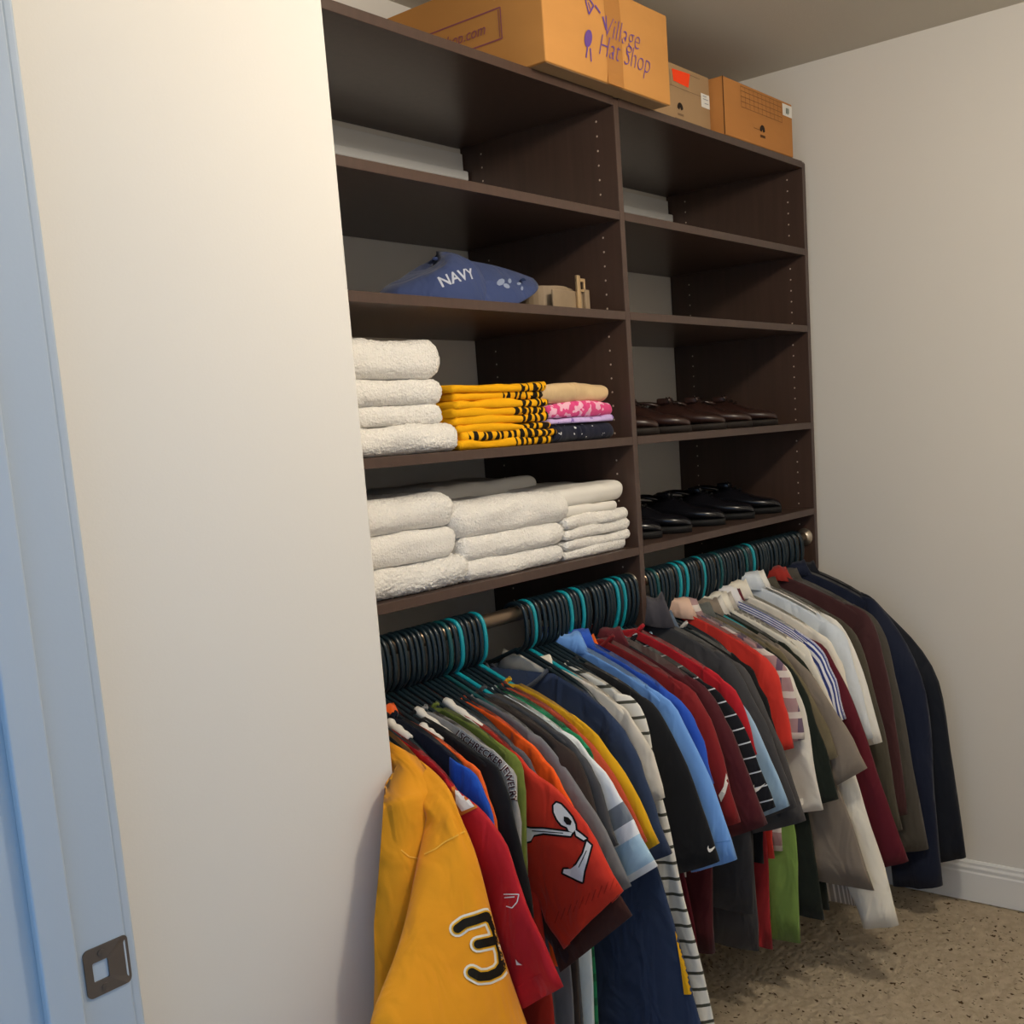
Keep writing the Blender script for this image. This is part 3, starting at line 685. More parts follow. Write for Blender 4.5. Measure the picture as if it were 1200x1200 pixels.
# ------------------------------------------------------------------ garments
CY = RODY
def ring(c, U, Vx, n=22, p=.8, seed=0.0, wr=0.0, s=0.0):
    out = []
    for k in range(n):
        a = 2*math.pi*k/n; u = sgnpow(math.cos(a), p); v = sgnpow(math.sin(a), .9)
        q = c + U*u + Vx*v
        if wr: q.x += wr*noise.noise((u*2.2 + seed, s*2.1, seed*1.3))
        out.append(q)
    return out
def loft(rings, cap0=True, inset=True):
    n = len(rings[0]); V = [p for r in rings for p in r]; F = []; m2 = len(rings)
    uv = []; L = 0
    for j, r in enumerate(rings):
        if j: L += (sum(r, Vector())/n - sum(rings[j-1], Vector())/n).length
        for k in range(n): uv.append((k/n, L))
    for j in range(m2-1):
        for k in range(n): F.append([j*n+k, j*n+(k+1) % n, (j+1)*n+(k+1) % n, (j+1)*n+k])
    if cap0: F.append(list(range(n)))
    last = rings[-1]; c = sum(last, Vector())/n; prev = sum(rings[-2], Vector())/n; d = (prev - c).normalized()
    b0 = len(V)                                          # hem turned inward so the opening has depth
    V += [c + (p-c)*.86 for p in last]; V += [c + (p-c)*.8 + d*.035 for p in last]; uv += [(k/n, L) for k in range(n)]*2
    for k in range(n):
        k2 = (k+1) % n
        F += [[(m2-1)*n+k, (m2-1)*n+k2, b0+k2, b0+k], [b0+k, b0+k2, b0+n+k2, b0+n+k]]
    F.append(list(range(b0+n, b0+2*n)))
    return V, F, uv
def body_data(x, S, zn, hem, wb, tb, seed, dx=0.0, flare=0.0, hemtilt=0.0, kick=0.0, yn=.085, dip=.05, t0=.0055):
    ws = CY - S[0] - .012; n = 36; rings = []
    steps = [0, .012, .03, .06, .12, .2, .3, .4, .5, .6, .7, .8, .9, 1.0]
    def ridge(y):
        d = abs(y - CY)
        if d <= yn: return zn - dip*(1-(d/yn)**2)
        t = (d-yn)/max(.01, (CY - S[0]) - yn); return zn + (S[1]-zn)*t + .010*math.sin(math.pi*min(1, t)) - .012*max(0, t-.75)/.25
    for s in steps:
        w_ = ws + (wb-ws)*min(1, s*1.6); t = t0 + (tb-t0)*min(1, s/.12) + flare*max(0, s-.3)
        out = []
        for k in range(n):
            a = 2*math.pi*k/n; u = sgnpow(math.cos(a), .85); v = sgnpow(math.sin(a), .7)
            y = CY + w_*u; top = ridge(CY + ws*u); z = top - s*(top-hem) + hemtilt*u*s
            fx = (.010*noise.noise((u*3.1+seed, s*1.2, seed)) + .004*noise.noise((u*7+seed, s*3, seed*2)))*min(1, s*4)
            z += .008*noise.noise((u*2+seed, seed*2.2, 5))*s
            out.append(Vector((x + dx*s + t*v + fx, y + .008*noise.noise((seed, s*4, u*2))*s - kick*s**1.2*max(0, -u)**1.5, z)))
        rings.append(out)
    return loft(rings)
def sleeve_paths(S, E, zn, sw, long, side=-1, bulge=.0):
    S = Vector((S[0], S[1])); E = Vector((E[0], E[1])); ax = (E - S).normalized(); perp = Vector((-ax.y, ax.x))
    if perp.x < 0: perp = -perp
    I = E + perp*sw
    nd = Vector((CY-.075, zn)); r0 = S + (nd - S)*.3 + Vector((0, .008))
    mid = S.lerp(E, .5) + Vector((-.02 - bulge, .012))
    if long: outer = [r0, S, S.lerp(E, .28) + Vector((-.016-bulge, .012)), S.lerp(E, .62) + Vector((-.010-bulge*.6, 0)), E]
    else: outer = [r0, S, S.lerp(E, .45) + Vector((-.008-bulge, .010)), E]
    A = Vector((S.x + .055, S.y - .20)); A0 = Vector((S.x + .07, S.y - .16))
    inner = [A0, A, A.lerp(I, .5), I] if not long else [A0, A, A.lerp(I, .35) + Vector((.012, 0)), A.lerp(I, .7), I]
    return outer, inner
def sleeve_data(x, S, E, zn, sw, long, th, seed, side=-1, dx=0.0, bulge=0.0):
    o_, i_ = sleeve_paths(S, E, zn, sw, long, side, bulge); k = 22 if long else 15
    O = smooth_path([(p.x, p.y, 0) for p in o_], k); I = smooth_path([(p.x, p.y, 0) for p in i_], k); rings = []
    for j in range(k):
        t = j/(k-1); h = (.006 + (th-.006)*min(1, t*4))*(1 - (.25*t if long else -.15*t))
        a, b = O[j].copy(), I[j].copy()
        ya, yb = (a.x, b.x) if side < 0 else (2*CY-a.x, 2*CY-b.x)
        A = Vector((x, ya, a.y)); B = Vector((x, yb, b.y)); c = (A+B)/2 + Vector((dx*t**1.3 + .006*noise.noise((seed, t*3, 1.1)), 0, 0))
        w_ = (A-B)/2; wob = 1 + .05*noise.noise((seed*3, t*6, .3))
        rings.append(ring(c, w_*wob, Vector((h, 0, 0)), 22, .85, seed, .012 if long else .008, t*3))
    return loft(rings)
def collar_data(x, zn, kind, seed, th):
    if kind == 'crew':
        pts = [(x + (th+.001)*math.cos(a), CY + .087*math.sin(a), zn + .002 - .05*math.cos(a)**2) for a in [2*math.pi*i/28 for i in range(28)]]
        return tube_data(pts, .0045, 7, True)
    hgt, fl = {'polo': (.034, .012), 'shirt': (.042, .016), 'hood': (.07, .022), 'coat': (.032, .016)}[kind]
    V, F = [], []; n = 30; prof = [(0, 0, .0), (.003, hgt*.55, .0), (.006, hgt, 0), (.014, hgt*.9, 1), (fl+.012, hgt*.15, 1), (fl+.006, hgt*.12, 1), (.006, hgt*.75, 1), (-.004, 0, 0)]
    for j, (r, z, o) in enumerate(prof):
        for k in range(n):
            a = 2*math.pi*k/n; rip = 1 + .25*noise.noise((math.cos(a)*2+seed, math.sin(a)*2, seed))
            front = max(0, math.cos(a))
            V.append(Vector((x + (.014 + r*.8)*math.cos(a), CY + (.060 + r*rip)*math.sin(a), zn - .012 + z*rip*(1 - .25*front) + .014*abs(math.sin(a))*(-1 if o else .2))))
    for j in range(len(prof)):
        j2 = (j+1) % len(prof)
        for k in range(n): F.append([j*n+k, j*n+(k+1) % n, j2*n+(k+1) % n, j2*n+k])
    return V, F
GAR = {}
SEED = [0]
def garment(key, name, label, cat, x, S, E, mat, smat=None, long=False, hem=.24, wb=.275, sw=.17, collar='crew', cmat=None, tb=.011, th=None, dx=0.0, bulge=0.0, sleeves=True, zn=None, flare=0.0, bdx=0.0, do_snap=True, far=True, kick=0.0, t0=None):
    SEED[0] += 1; seed = SEED[0]*1.37
    if do_snap: x = snap(x)
    yn, dip = (.05, .018) if x > -.31 else ((.065, .02) if collar in ('coat', 'hood', 'shirt') else (.085, .05))
    if zn is None: zn = min(1.022, max(.985, S[1] + .43*(CY - yn - S[0]) + (.012 if x > -.31 else 0)))
    e = empty(name, (x, CY, hem), label, cat, 'hanging clothes')
    v, f, uv = body_data(x, S, zn, hem, wb, tb, seed, bdx, flare, 0.0, kick, yn, dip, t0 or (.010 if x > -.31 else .0055)); body = mobj('body', v, f, mat, e, uvs=uv)
    parts = {'e': e, 'body': body, 'x': x, 'zn': zn}
    if sleeves:
        v, f, uv = sleeve_data(x, S, E, zn, sw, long, th or tb*1.05, seed, -1, dx, bulge); parts['sleeve'] = mobj('sleeve', v, f, smat or mat, e, uvs=uv)
        v, f, uv = sleeve_data(x, S, E, zn, sw, long, th or tb*1.05, seed+9, 1, 0, 0)
        parts['far'] = mobj('sleeve', v, f, smat or mat, e, uvs=uv)
    if collar:
        v, f = collar_data(x, zn, collar, seed, tb); parts['collar'] = mobj('collar', v, f, cmat or mat, e)
    GAR[key] = parts; return parts
C = cloth
navy = '#1b2233'; black = '#17181b'; maroon = '#54121c'
# ---- left rod, from the wall edge to the bare rod
garment('red', 'football_jersey', 'red football jersey with white shoulder patch, behind the gold jersey', 'jersey', -.895, (-.229, .893), (-.425, .61), C('#b3141f', .6), long=True, sw=.20, hem=.15, wb=.29, collar='crew', cmat=C('#8c1018'), tb=.012, th=.016, dx=-.01, bulge=.01)
garment('navyblue', 'sports_jersey', 'dark navy jersey with royal blue sleeve and white piping', 'jersey', -.868, (-.240, .905), (-.29, .70), C('#151b2b'), smat=C('#1b4fb0', .6), hem=.50, sw=.15, collar='crew', zn=1.0)
garment('orange', 'polo_shirt', 'thin orange polo with upturned collar near the wall edge', 'shirt', -.843, (-.231, .910), (-.265, .70), C('#e8601f', .7), hem=.50, sw=.14, collar='polo')
garment('black', 'polo_shirt', 'plain black shirt between the orange polo and the lettered grey shirt', 'shirt', -.815, (-.247, .906), (-.30, .66), C(black), hem=.25, sw=.17)
garment('text', 'team_shirt', 'grey shirt with dark red jewelry-store lettering along its shoulder', 'shirt', -.790, (-.243, .910), (-.258, .70), C('#9c9a98'), hem=.50, sw=.13)
garment('olive', 'tee_shirt', 'olive green shirt next to the lettered grey shirt', 'shirt', -.762, (-.236, .912), (-.240, .70), C('#6d7a34'), hem=.50, sw=.12)
garment('bucs', 'football_jersey', 'orange-red football jersey with skull and crossed bones on the sleeve', 'jersey', -.735, (-.232, .898), (-.428, .703), C('#b32a1c', .6), smat=C('#c8301a', .6), hem=.14, wb=.29, sw=.20, tb=.012, th=.014, bulge=.012)
garment('brownlow', 'tee_shirt', 'dark brown sleeve hanging just below the hem of the skull jersey', 'shirt', -.722, (-.215, .885), (-.425, .648), C('#3f211b'), hem=.15, sw=.21, collar=None, bulge=.01)
garment('grey9', 'tee_shirt', 'slate grey shirt pressed behind the skull jersey', 'shirt', -.713, (-.222, .902), (-.30, .72), C('#55565c'), hem=.3, sw=.15)
garment('orange10', 'tee_shirt', 'bright orange shirt edging the skull jersey', 'shirt', -.688, (-.222, .906), (-.33, .73), C('#f25a12', .7), hem=.50, sw=.15)
garment('grey11', 'tee_shirt', 'mid grey shirt with sleeve hem behind the skull jersey', 'shirt', -.663, (-.226, .904), (-.388, .672), C('#77777a'), hem=.22, sw=.16)
garment('char12', 'sweater', 'dark brown knit shirt between grey shirts', 'shirt', -.645, (-.265, .896), (-.335, .72), C('#3a302b'), hem=.2, sw=.16)
garment('dkgrey13', 'tee_shirt', 'charcoal heather tee between the brown knit and the white banded shirt', 'shirt', -.627, (-.272, .898), (-.345, .73), C('#4a4a4c'), hem=.25, sw=.16)
garment('whstripe', 'polo_shirt', 'white short-sleeve shirt with grey and pale blue sleeve bands', 'shirt', -.606, (-.270, .885), (-.405, .690), C('#d9e4e6'), smat=C('#e3e7ea', pattern=dbands(.57, .82, -(.57*(-.405-.035)+.82*(.690-.12)), [(.012, .065, '#a9c9de'), (.092, .128, '#7e858c')]), key='whs'), hem=.12, sw=.14)
garment('green', 'plaid_shirt', 'green shirt beside the white banded one', 'shirt', -.588, (-.246, .899), (-.30, .74), C('#1f7a4e', pattern=plaid('#2a8f62', '#155c3a', .05), key='grn'), hem=.12, sw=.15)
garment('brick', 'tee_shirt', 'brick orange-red tee next to the mustard shirt', 'shirt', -.570, (-.243, .904), (-.372, .723), C('#b4492f'), hem=.50, sw=.15)
garment('mustard', 'tee_shirt', 'mustard yellow tee on the teal hanger by the bare rod', 'shirt', -.557, (-.255, .905), (-.386, .716), C('#d3a016'), hem=.50, sw=.16)
# ---- left rod, right of the gap
garment('navyT', 'tee_shirt', 'wide navy tee with gold block lettering low on its front, beside the bare rod', 'shirt', -.43, (-.229, .885), (-.336, .645), C('#2b3a58'), hem=.10, sw=.19, wb=.30, kick=.15, collar='crew', cmat=C('#545a66'), tb=.02, th=.02, dx=-.02)
garment('cream19', 'polo_shirt', 'cream shirt on a teal hanger next to the navy tee', 'shirt', -.399, (-.226, .902), (-.30, .74), C('#d6cfc2'), hem=.3, sw=.15, collar='polo', cmat=C('#dcd6c8'))
strm = C('#dcdad2', pattern=dstripes('#47483f', .0335, .0065, .12, 1), key='strp')
garment('striped', 'striped_shirt', 'white long-sleeve shirt with thin dark stripes hanging nearly to the floor', 'shirt', -.368, (-.231, .905), (-.372, .225), C('#dcdad2', pattern=dstripes('#47483f', .0335, .0065, .12, 1), key='strp'), long=True, sw=.085, hem=.3, collar='crew', bulge=-.012, th=.012)
garment('blackN', 'athletic_shirt', 'black athletic shirt with small white swoosh at sleeve hem', 'shirt', -.333, (-.250, .903), (-.380, .600), C(black), hem=.16, sw=.19, tb=.014, th=.016)
garment('dkred', 'tee_shirt', 'dark red shirt hanging low behind the striped sleeve', 'shirt', -.315, (-.225, .88), (-.30, .7), C('#5a1420'), hem=.13, wb=.335, sw=.14, collar=None)
garment('ltblue', 'polo_shirt', 'light blue polo with stitched sleeve hem', 'shirt', -.295, (-.262, .893), (-.396, .592), C('#6f9fe0', .7), hem=0.5, sw=.12, collar='polo', tb=.012)
garment('royal', 'polo_shirt', 'royal blue polo half hidden behind the light blue one', 'shirt', -.265, (-.270, .893), (-.330, .73), C('#2a55b8', .7), hem=0.5, sw=.15, collar='polo')
garment('orangewhite', 'athletic_shirt', 'white shirt with orange collar squeezed behind the royal blue polo', 'shirt', -.242, (-.235, .89), (-.29, .75), C('#d9d6d2'), hem=0.5, sw=.14, collar='polo', cmat=C('#e0641e'))
garment('crimson', 'athletic_shirt', 'crimson shirt with large white swoosh on its sleeve', 'shirt', -.20, (-.262, .893), (-.352, .630), C('#7c1a1e', .7), hem=0.5, sw=.17, tb=.016, th=.018)
garment('maroon', 'quarter_zip', 'dark maroon pullover with grey collar left of the divider', 'pullover', -.145, (-.262, .880), (-.382, .610), C('#4a141d', .75), hem=.28, sw=.19, tb=.026, th=.024, t0=.02, collar='coat', cmat=C('#5a2028'))
garment('blkstr', 'striped_polo', 'black polo with fine white stripes and a swoosh on the sleeve', 'shirt', -.105, (-.275, .872), (-.388, .640), C('#15161c', pattern=dstripes('#c9ccd4', .034, .003, .3, 1), key='bst'), hem=0.5, sw=.15, tb=.012)
garment('redthin', 'athletic_shirt', 'thin red shirt right of the maroon pullover', 'shirt', -.075, (-.282, .886), (-.330, .74), C('#b31a26', .7), hem=0.5, sw=.15)
garment('paleblue', 'polo_shirt', 'pale grey-blue polo sleeve below the charcoal pullover', 'shirt', -.045, (-.265, .868), (-.392, .625), C('#93b1cc', .75), hem=0.5, sw=.11, tb=.012)
# ---- right rod
garment('dkgrey', 'hooded_pullover', 'charcoal pullover with slouched collar beside the divider', 'pullover', .05, (-.222, .902), (-.366, .590), C('#3f3f43'), hem=.30, sw=.17, tb=.020, th=.02, collar='hood', cmat=C('#48464c'))
garment('grey34', 'tee_shirt', 'dark grey tee just right of the charcoal pullover', 'shirt', .085, (-.235, .882), (-.368, .545), C('#4d4b4c'), hem=.19, sw=.15, tb=.013, wb=.265, collar='shirt', cmat=C('#98a4b4', pattern=stripes('#5a6a80', .02, .008, 0), key='ccol'))
garment('black32', 'tee_shirt', 'black tee with white neck tape left of the bright red shirt', 'shirt', .115, (-.228, .880), (-.29, .70), C(black), hem=0.4, sw=.15, collar='crew', cmat=C('#c9c5c0'))
garment('redlow', 'tee_shirt', 'plain red shirt whose hem shows left of the lime green one', 'shirt', .135, (-.20, .87), (-.25, .7), C('#9a262a'), hem=.18, wb=.278, sw=.13, collar=None)
garment('red33', 'polo_shirt', 'bright red shirt in the right bay with crumpled shoulder', 'shirt', .155, (-.247, .894), (-.300, .685), C('#cc352b', .75), hem=0.4, sw=.14, tb=.016, collar='shirt', cmat=C('#d9b8a4'))
garment('plaid', 'plaid_shirt', 'pink and grey plaid shirt behind the bright red one', 'shirt', .19, (-.262, .886), (-.315, .70), C('#a98a8c', pattern=plaid('#6c5a6e', '#d8cfc8', .05), key='pl1'), hem=0.4, sw=.15, collar='shirt')
garment('lime', 'tee_shirt', 'lime green shirt whose hem hangs low above the carpet', 'shirt', .21, (-.215, .87), (-.26, .68), C('#79984c'), hem=.165, wb=.31, sw=.14, collar=None, tb=.016)
garment('white36', 'athletic_shirt', 'white long-sleeve shirt half hidden among dark ones', 'shirt', .225, (-.258, .862), (-.338, .515), C('#e0dcd4'), hem=.21, wb=.275, kick=.0, sw=.10, collar=None, long=True, tb=.012)
garment('blkgrn', 'jacket', 'black-green jacket left of the olive shirt', 'jacket', .245, (-.255, .862), (-.375, .545), C('#1b221c'), hem=.22, wb=.29, kick=.07, sw=.14, collar=None, tb=.016, long=True)
garment('olive38', 'button_shirt', 'olive brown button shirt with grey collar', 'shirt', .268, (-.245, .876), (-.368, .645), C('#6b614b'), hem=.3, sw=.16, tb=.013, collar='coat', cmat=C('#5d605e'))
garment('taupe39', 'button_shirt', 'taupe short-sleeve button shirt with pearl buttons at its hem', 'shirt', .295, (-.258, .862), (-.428, .615), C('#857a6e'), hem=.30, wb=.31, kick=.16, sw=.17, tb=.013, collar='shirt')
garment('dkgreen', 'button_shirt', 'dark green shirt with white inner collar', 'shirt', .318, (-.258, .866), (-.345, .66), C('#1e241d'), hem=.22, wb=.29, kick=.05, sw=.15, tb=.013, collar='shirt', cmat=C('#d8d4cc'))
garment('cream41', 'dress_shirt', 'cream long-sleeve dress shirt with pale cuff near the floor', 'shirt', .348, (-.262, .872), (-.475, .20), C('#e4dfd2'), hem=.22, wb=.28, sw=.10, tb=.013, collar='shirt', long=True)
garment('taupestripe', 'dress_shirt', 'grey dress shirt with ribbed striped collar', 'shirt', .372, (-.24, .878), (-.38, .30), C('#8f8781', pattern=stripes('#cfcac2', .012, .004, 0), key='tst'), hem=.22, wb=.29, kick=.11, sw=.11, tb=.012, collar='shirt', cmat=C('#b9b3ab', pattern=stripes('#ece9e2', .05, .02, 0), key='tsc'), long=True)
garment('blstripe', 'dress_shirt', 'white dress shirt with blue stripes on the shoulder', 'shirt', .395, (-.262, .884), (-.330, .70), C('#e6e8f0', pattern=stripes('#39468c', .0062, .003, 1), key='bls'), smat=C('#e6e8f0', pattern=stripes('#39468c', .045, .02, 0), key='bls2'), hem=.3, sw=.14, tb=.012, collar='shirt', cmat=C('#e2e2e6'))
garment('maroon43', 'dress_shirt', 'deep maroon dress shirt between white shirts', 'shirt', .425, (-.276, .866), (-.475, .34), C('#5a1322', .7), hem=.2, wb=.30, sw=.12, tb=.015, long=True, collar='shirt')
garment('cream44', 'dress_shirt', 'ivory shirt with stiff open collar right of the maroon one', 'shirt', .462, (-.268, .889), (-.325, .72), C('#e8e2d4'), hem=.3, sw=.14, tb=.014, collar='shirt')
garment('paleblue45', 'dress_shirt', 'pale blue-white dress shirt with creased sleeve', 'shirt', .52, (-.268, .903), (-.350, .62), C('#d3dbe4'), hem=.3, sw=.13, tb=.018, th=.02, collar='shirt')
garment('white46', 'dress_shirt', 'white dress shirt with folded-over collar below the hanger hooks', 'shirt', .565, (-.266, .900), (-.36, .60), C('#e8e6e0'), hem=.3, sw=.14, tb=.014, collar='shirt')
garment('char47', 'sport_coat', 'olive-charcoal coat with thick rounded shoulder', 'coat', .625, (-.258, .885), (-.385, .34), C('#4c483e'), hem=.25, wb=.28, sw=.14, tb=.022, th=.026, long=True, collar='coat')
garment('brown48', 'sweater', 'brown-maroon knit with red neck lining', 'sweater', .69, (-.280, .903), (-.375, .36), C('#45282a'), hem=.25, sw=.15, tb=.026, th=.028, long=True, collar='coat', cmat=C('#9c2f28'))
garment('grey49', 'sport_coat', 'grey tweed coat in front of the navy jackets', 'coat', .76, (-.272, .885), (-.402, .235), C('#4e4a44'), hem=.25, sw=.14, tb=.028, th=.03, long=True, collar='coat')
garment('navy50', 'jacket', 'navy jacket with red lining glimpse and ribbed hem', 'jacket', .82, (-.270, .905), (-.425, .115), C('#151d33', .7), hem=.22, sw=.15, tb=.03, th=.034, long=True, collar='coat', bulge=.05)
garment('black51', 'jacket', 'near-black jacket at the end of the rod against the right wall', 'jacket', .885, (-.235, .905), (-.470, .185), C('#121722', .7), hem=.2, sw=.16, tb=.03, th=.036, long=True, collar='coat', bulge=.075)

# foam covers on four hanger arms
for x, a0, a1, lab in ((-.88, -.085, -.135, 'black hanger with a short white foam cover nearest the wall edge'), (-.835, -.115, -.160, 'black hanger with a stubby white foam cover on its arm'), (-.812, -.078, -.165, 'black hanger with a long white foam cover on its arm'), (-.728, -.080, -.165, 'black hanger with a crumpled white foam cover above the orange shirt')):
    hx, ho = min(HX, key=lambda h: abs(h[0]-x)); arm = lambda y: (-.076 + y*.42 if y > -.09 else -.114 + (y+.09)*.50)
    pts = [(0, y, arm(y) + .002 + .0012*math.sin(i*1.9)) for i, y in enumerate([a0 + (a1-a0)*k/8 for k in range(9)])]
    v, f = tube_data(pts, [.0085 + .0012*math.sin(k*2.3) for k in range(9)], 10); o = mobj('foam_cover', v, f, foam); o.parent = ho; ho['label'] = lab; ho['group'] = 'hangers with foam covers'

# ---- the gold jersey that swings out past the wall edge
def gold_jersey():
    x = HX[0][0]; S = (-.206, .900); zn = 1.0; seed = 3.3; gold = C('#e2961a', .8); SEED[0] += 1
    e = empty('hockey_jersey', (x, CY, .1), 'gold jersey with a black-and-white number three, nearest the wall edge', 'jersey', 'hanging clothes')
    v, f, uv = body_data(x, S, zn, .08, .27, .016, seed, t0=.014)
    v = [Vector(p) for p in v]
    for p in v:
        s_ = max(0, (.98 - p.z)); k = max(0, -.105 - p.y)
        p.x -= min(.17, k*(1.1 + 2.4*s_))*(1 if p.x < x else .0); p.y -= .02*min(1, k*12)*s_
        if p.y > -.15: p.x = max(p.x, -.958 + .004*noise.noise((p.y*9, p.z*9, 1)))
    body = mobj('body', v, f, gold, e, uvs=uv)
    LR = [((-.948, -.085, .925), (-.902, -.100, .955)), ((-.952, -.150, .905), (-.905, -.165, .930)), ((-.955, -.188, .882), (-.912, -.208, .905)), ((-.962, -.215, .858), (-.925, -.240, .868)), ((-1.0, -.233, .815), (-.925, -.264, .815)), ((-1.05, -.252, .760), (-.925, -.289, .725)), ((-1.11, -.272, .705), (-.925, -.318, .635)), ((-1.19, -.298, .650), (-.922, -.349, .540)), ((-1.24, -.315, .56), (-.915, -.375, .45)), ((-1.25, -.325, .46), (-.91, -.39, .36))]
    L = smooth_path([a for a, b in LR], 26); Rr = smooth_path([b for a, b in LR], 26); rings = []
    for j in range(26):
        t = j/25; c = (L[j]+Rr[j])/2; U = (Rr[j]-L[j])/2; h = .012 + .03*min(1, t*2)
        out = []
        for k in range(30):
            a = 2*math.pi*k/30; u = sgnpow(math.cos(a), .85); w_ = sgnpow(math.sin(a), .9); q = c + U*u + Vector((.25, .97, .1))*(h*w_)
            q += Vector((-.4, -.9, 0))*(.010*noise.noise((u*2.5, t*4, 2.2)) + .006*noise.noise((u*6, t*7, 4.4)))*min(1, t*3); out.append(q)
        rings.append(out)
    v, f, uv = loft(rings); sl = mobj('sleeve', v, f, gold, e, uvs=uv)
    sd = sleeve_data(x, S, (-.32, .42), zn, .14, True, .02, 8.8, 1); mobj('sleeve', sd[0], sd[1], gold, e, uvs=sd[2])
    v, f = collar_data(x, zn, 'crew', 2, .01); mobj('collar', v, f, C(black), e)
    GAR['gold'] = {'e': e, 'body': body, 'sleeve': sl, 'x': x, 'zn': zn, 'L': L, 'R': Rr}
    # shoulder seam across the sleeve top
    bv = bvh_of([sl]); 
    return bv
gold_jersey()

# ---- prints, badges and lettering, laid on the cloth they belong to
CP = Vector((-2.14416, -1.45342, 1.46936))
def tess(data, lim=5.0):
    bm = bmesh.new(); vs_ = [bm.verts.new((x, y, 0)) for x, y in data[0]]
    for f in data[1]:
        try: bm.faces.new([vs_[i] for i in f])
        except ValueError: pass
    bmesh.ops.triangulate(bm, faces=bm.faces[:])
    for _ in range(4):
        es = [e for e in bm.edges if e.calc_length() > lim]
        if not es: break
        bmesh.ops.subdivide_edges(bm, edges=es, cuts=1); bmesh.ops.triangulate(bm, faces=[f for f in bm.faces if len(f.verts) > 3])
    d = bm_data(bm); bm.free(); return [(v.x, v.y) for v in d[0]], d[1]
def lay(name, data, mat, g, parts=('sleeve',), eps=.0015, maxd=9):
    """lay a flat shape, measured as it appears from the doorway, onto the cloth of garment g"""
    P = GAR[g]; bv = bvh_of([P[k] for k in parts if k in P]); data = tess(data); pts, V2, F = [], data[0], data[1]; ts = []
    for u, v in V2:
        d = (r_*((u-661.63)/1281.07) + d_*((v-689.62)/1281.07) + f_).normalized(); h = bv.ray_cast(CP, d); ts.append((d, h[3] if h[0] is not None else None))
    good = sorted(t for d, t in ts if t is not None)
    if not good: return None
    med = good[len(good)//2]
    keep = [t is not None and abs(t-med) < .09 for d, t in ts]
    for d, t in ts: pts.append(CP + d*((t if t is not None else med)-eps))
    F = [f for f in F if all(keep[i] for i in f)]; use = sorted({i for f in F for i in f}); mp = {i: k for k, i in enumerate(use)}
    if not F: return None
    return mobj(name, [pts[i] for i in use], [[mp[i] for i in f] for f in F], mat, P['e'], smooth=False, recalc=False)
def ppoly(polys, cuts=1): return poly_data(polys, cuts)
def bars(lst, w): return [bar2(*q, w) for q in lst]
inkW = ink('#e4e0d8'); inkK = ink('#17140f'); inkY = ink('#d9a520'); inkG = ink('#e0a818')
def glyph(body, cx, cy, k, rot, off, ky=None):
    d = scale2(text_data(body, 0, off), k, rot, 0, 0, ky); return [(cx+x, cy-y) for x, y in d[0]], d[1]
Z = lambda L: [(430 + u/4.615, 960 + v/4.615) for u, v in L]
def strokes(lines, w):
    out = []
    for L in lines:
        for p, q in zip(L, L[1:]): out.append(ppoly([bar2(*p, *q, w)], 0))
        for p in L: out.append(ppoly([ell2(p[0], p[1], w/2, w/2, 0, 14)], 0))
    return cat2(*out)
THREE = [Z([(490, 592), (530, 562), (590, 545), (645, 525), (675, 545), (698, 600), (712, 650)]), Z([(602, 676), (660, 664), (712, 650)]), Z([(712, 650), (732, 720), (738, 785), (710, 825), (660, 848), (610, 852), (568, 828)])]
lay('number_outline', strokes(THREE, 20), inkW, 'gold', ('sleeve',), .0016); lay('number_trim', strokes(THREE, 14.5), inkY, 'gold', ('sleeve',), .0026); lay('number', strokes(THREE, 10.5), inkK, 'gold', ('sleeve',), .0036)
def seam(g, pts, name='seam', w=1.6, mat=None, parts=('sleeve', 'body')):
    lay(name, ppoly([bar2(*a, *b, w) for a, b in zip(pts, pts[1:])], 1), mat or C('#eeb545'), g, parts, .0016)
seam('gold', [(497, 1001), (510, 995), (522, 986), (534, 980), (545, 974)]); seam('gold', [(470, 996), (480, 1004), (492, 1006)])
# red jersey: white shoulder patch, two small marks
lay('shoulder_patch_trim', ppoly([[(529, 922), (537, 920), (560, 946), (540, 956), (530, 945)]], 2), ink('#c8762a'), 'red', ('sleeve', 'body'), .002)
lay('shoulder_patch', ppoly([[(533, 921), (538, 922), (556, 945), (541, 951), (534, 941)]], 2), inkW, 'red', ('sleeve', 'body'), .003)
lay('badge', ppoly(bars([(590, 1048, 608, 1048), (608, 1048, 606, 1057), (606, 1057, 600, 1064), (600, 1064, 593, 1062), (591, 1052, 603, 1051)], 1.3), 0), inkW, 'red', ('sleeve', 'body'), .002)
lay('mark', ppoly([[(604, 1124), (607, 1128), (612, 1131), (605, 1131)]], 0), inkW, 'red', ('sleeve', 'body'), .002)
# skull and crossed bones
Y3 = lambda L: [(420 + u/3, 800 + v/3) for u, v in L]
SKULL = Y3([(686, 432), (696, 422), (712, 428), (732, 450), (750, 472), (762, 498), (764, 516), (754, 527), (740, 522), (733, 508), (714, 500), (698, 480), (687, 455)])
BONE1 = Y3([(573, 522), (584, 508), (604, 513), (650, 514), (752, 527), (746, 539), (650, 529), (617, 536), (606, 556), (590, 560), (577, 546), (586, 535)])
BONE2 = Y3([(760, 516), (780, 530), (802, 548), (792, 554), (766, 538)]); BONE3 = Y3([(803, 558), (819, 572), (803, 630), (793, 664), (787, 701), (770, 694), (746, 682), (719, 669), (722, 656), (746, 655), (766, 640), (790, 600)])
lay('emblem_outline', cat2(*[strokes([P_ + P_[:1]], 4.4) for P_ in (SKULL, BONE1, BONE2, BONE3)]), inkK, 'bucs', ('sleeve', 'body'), .0016)
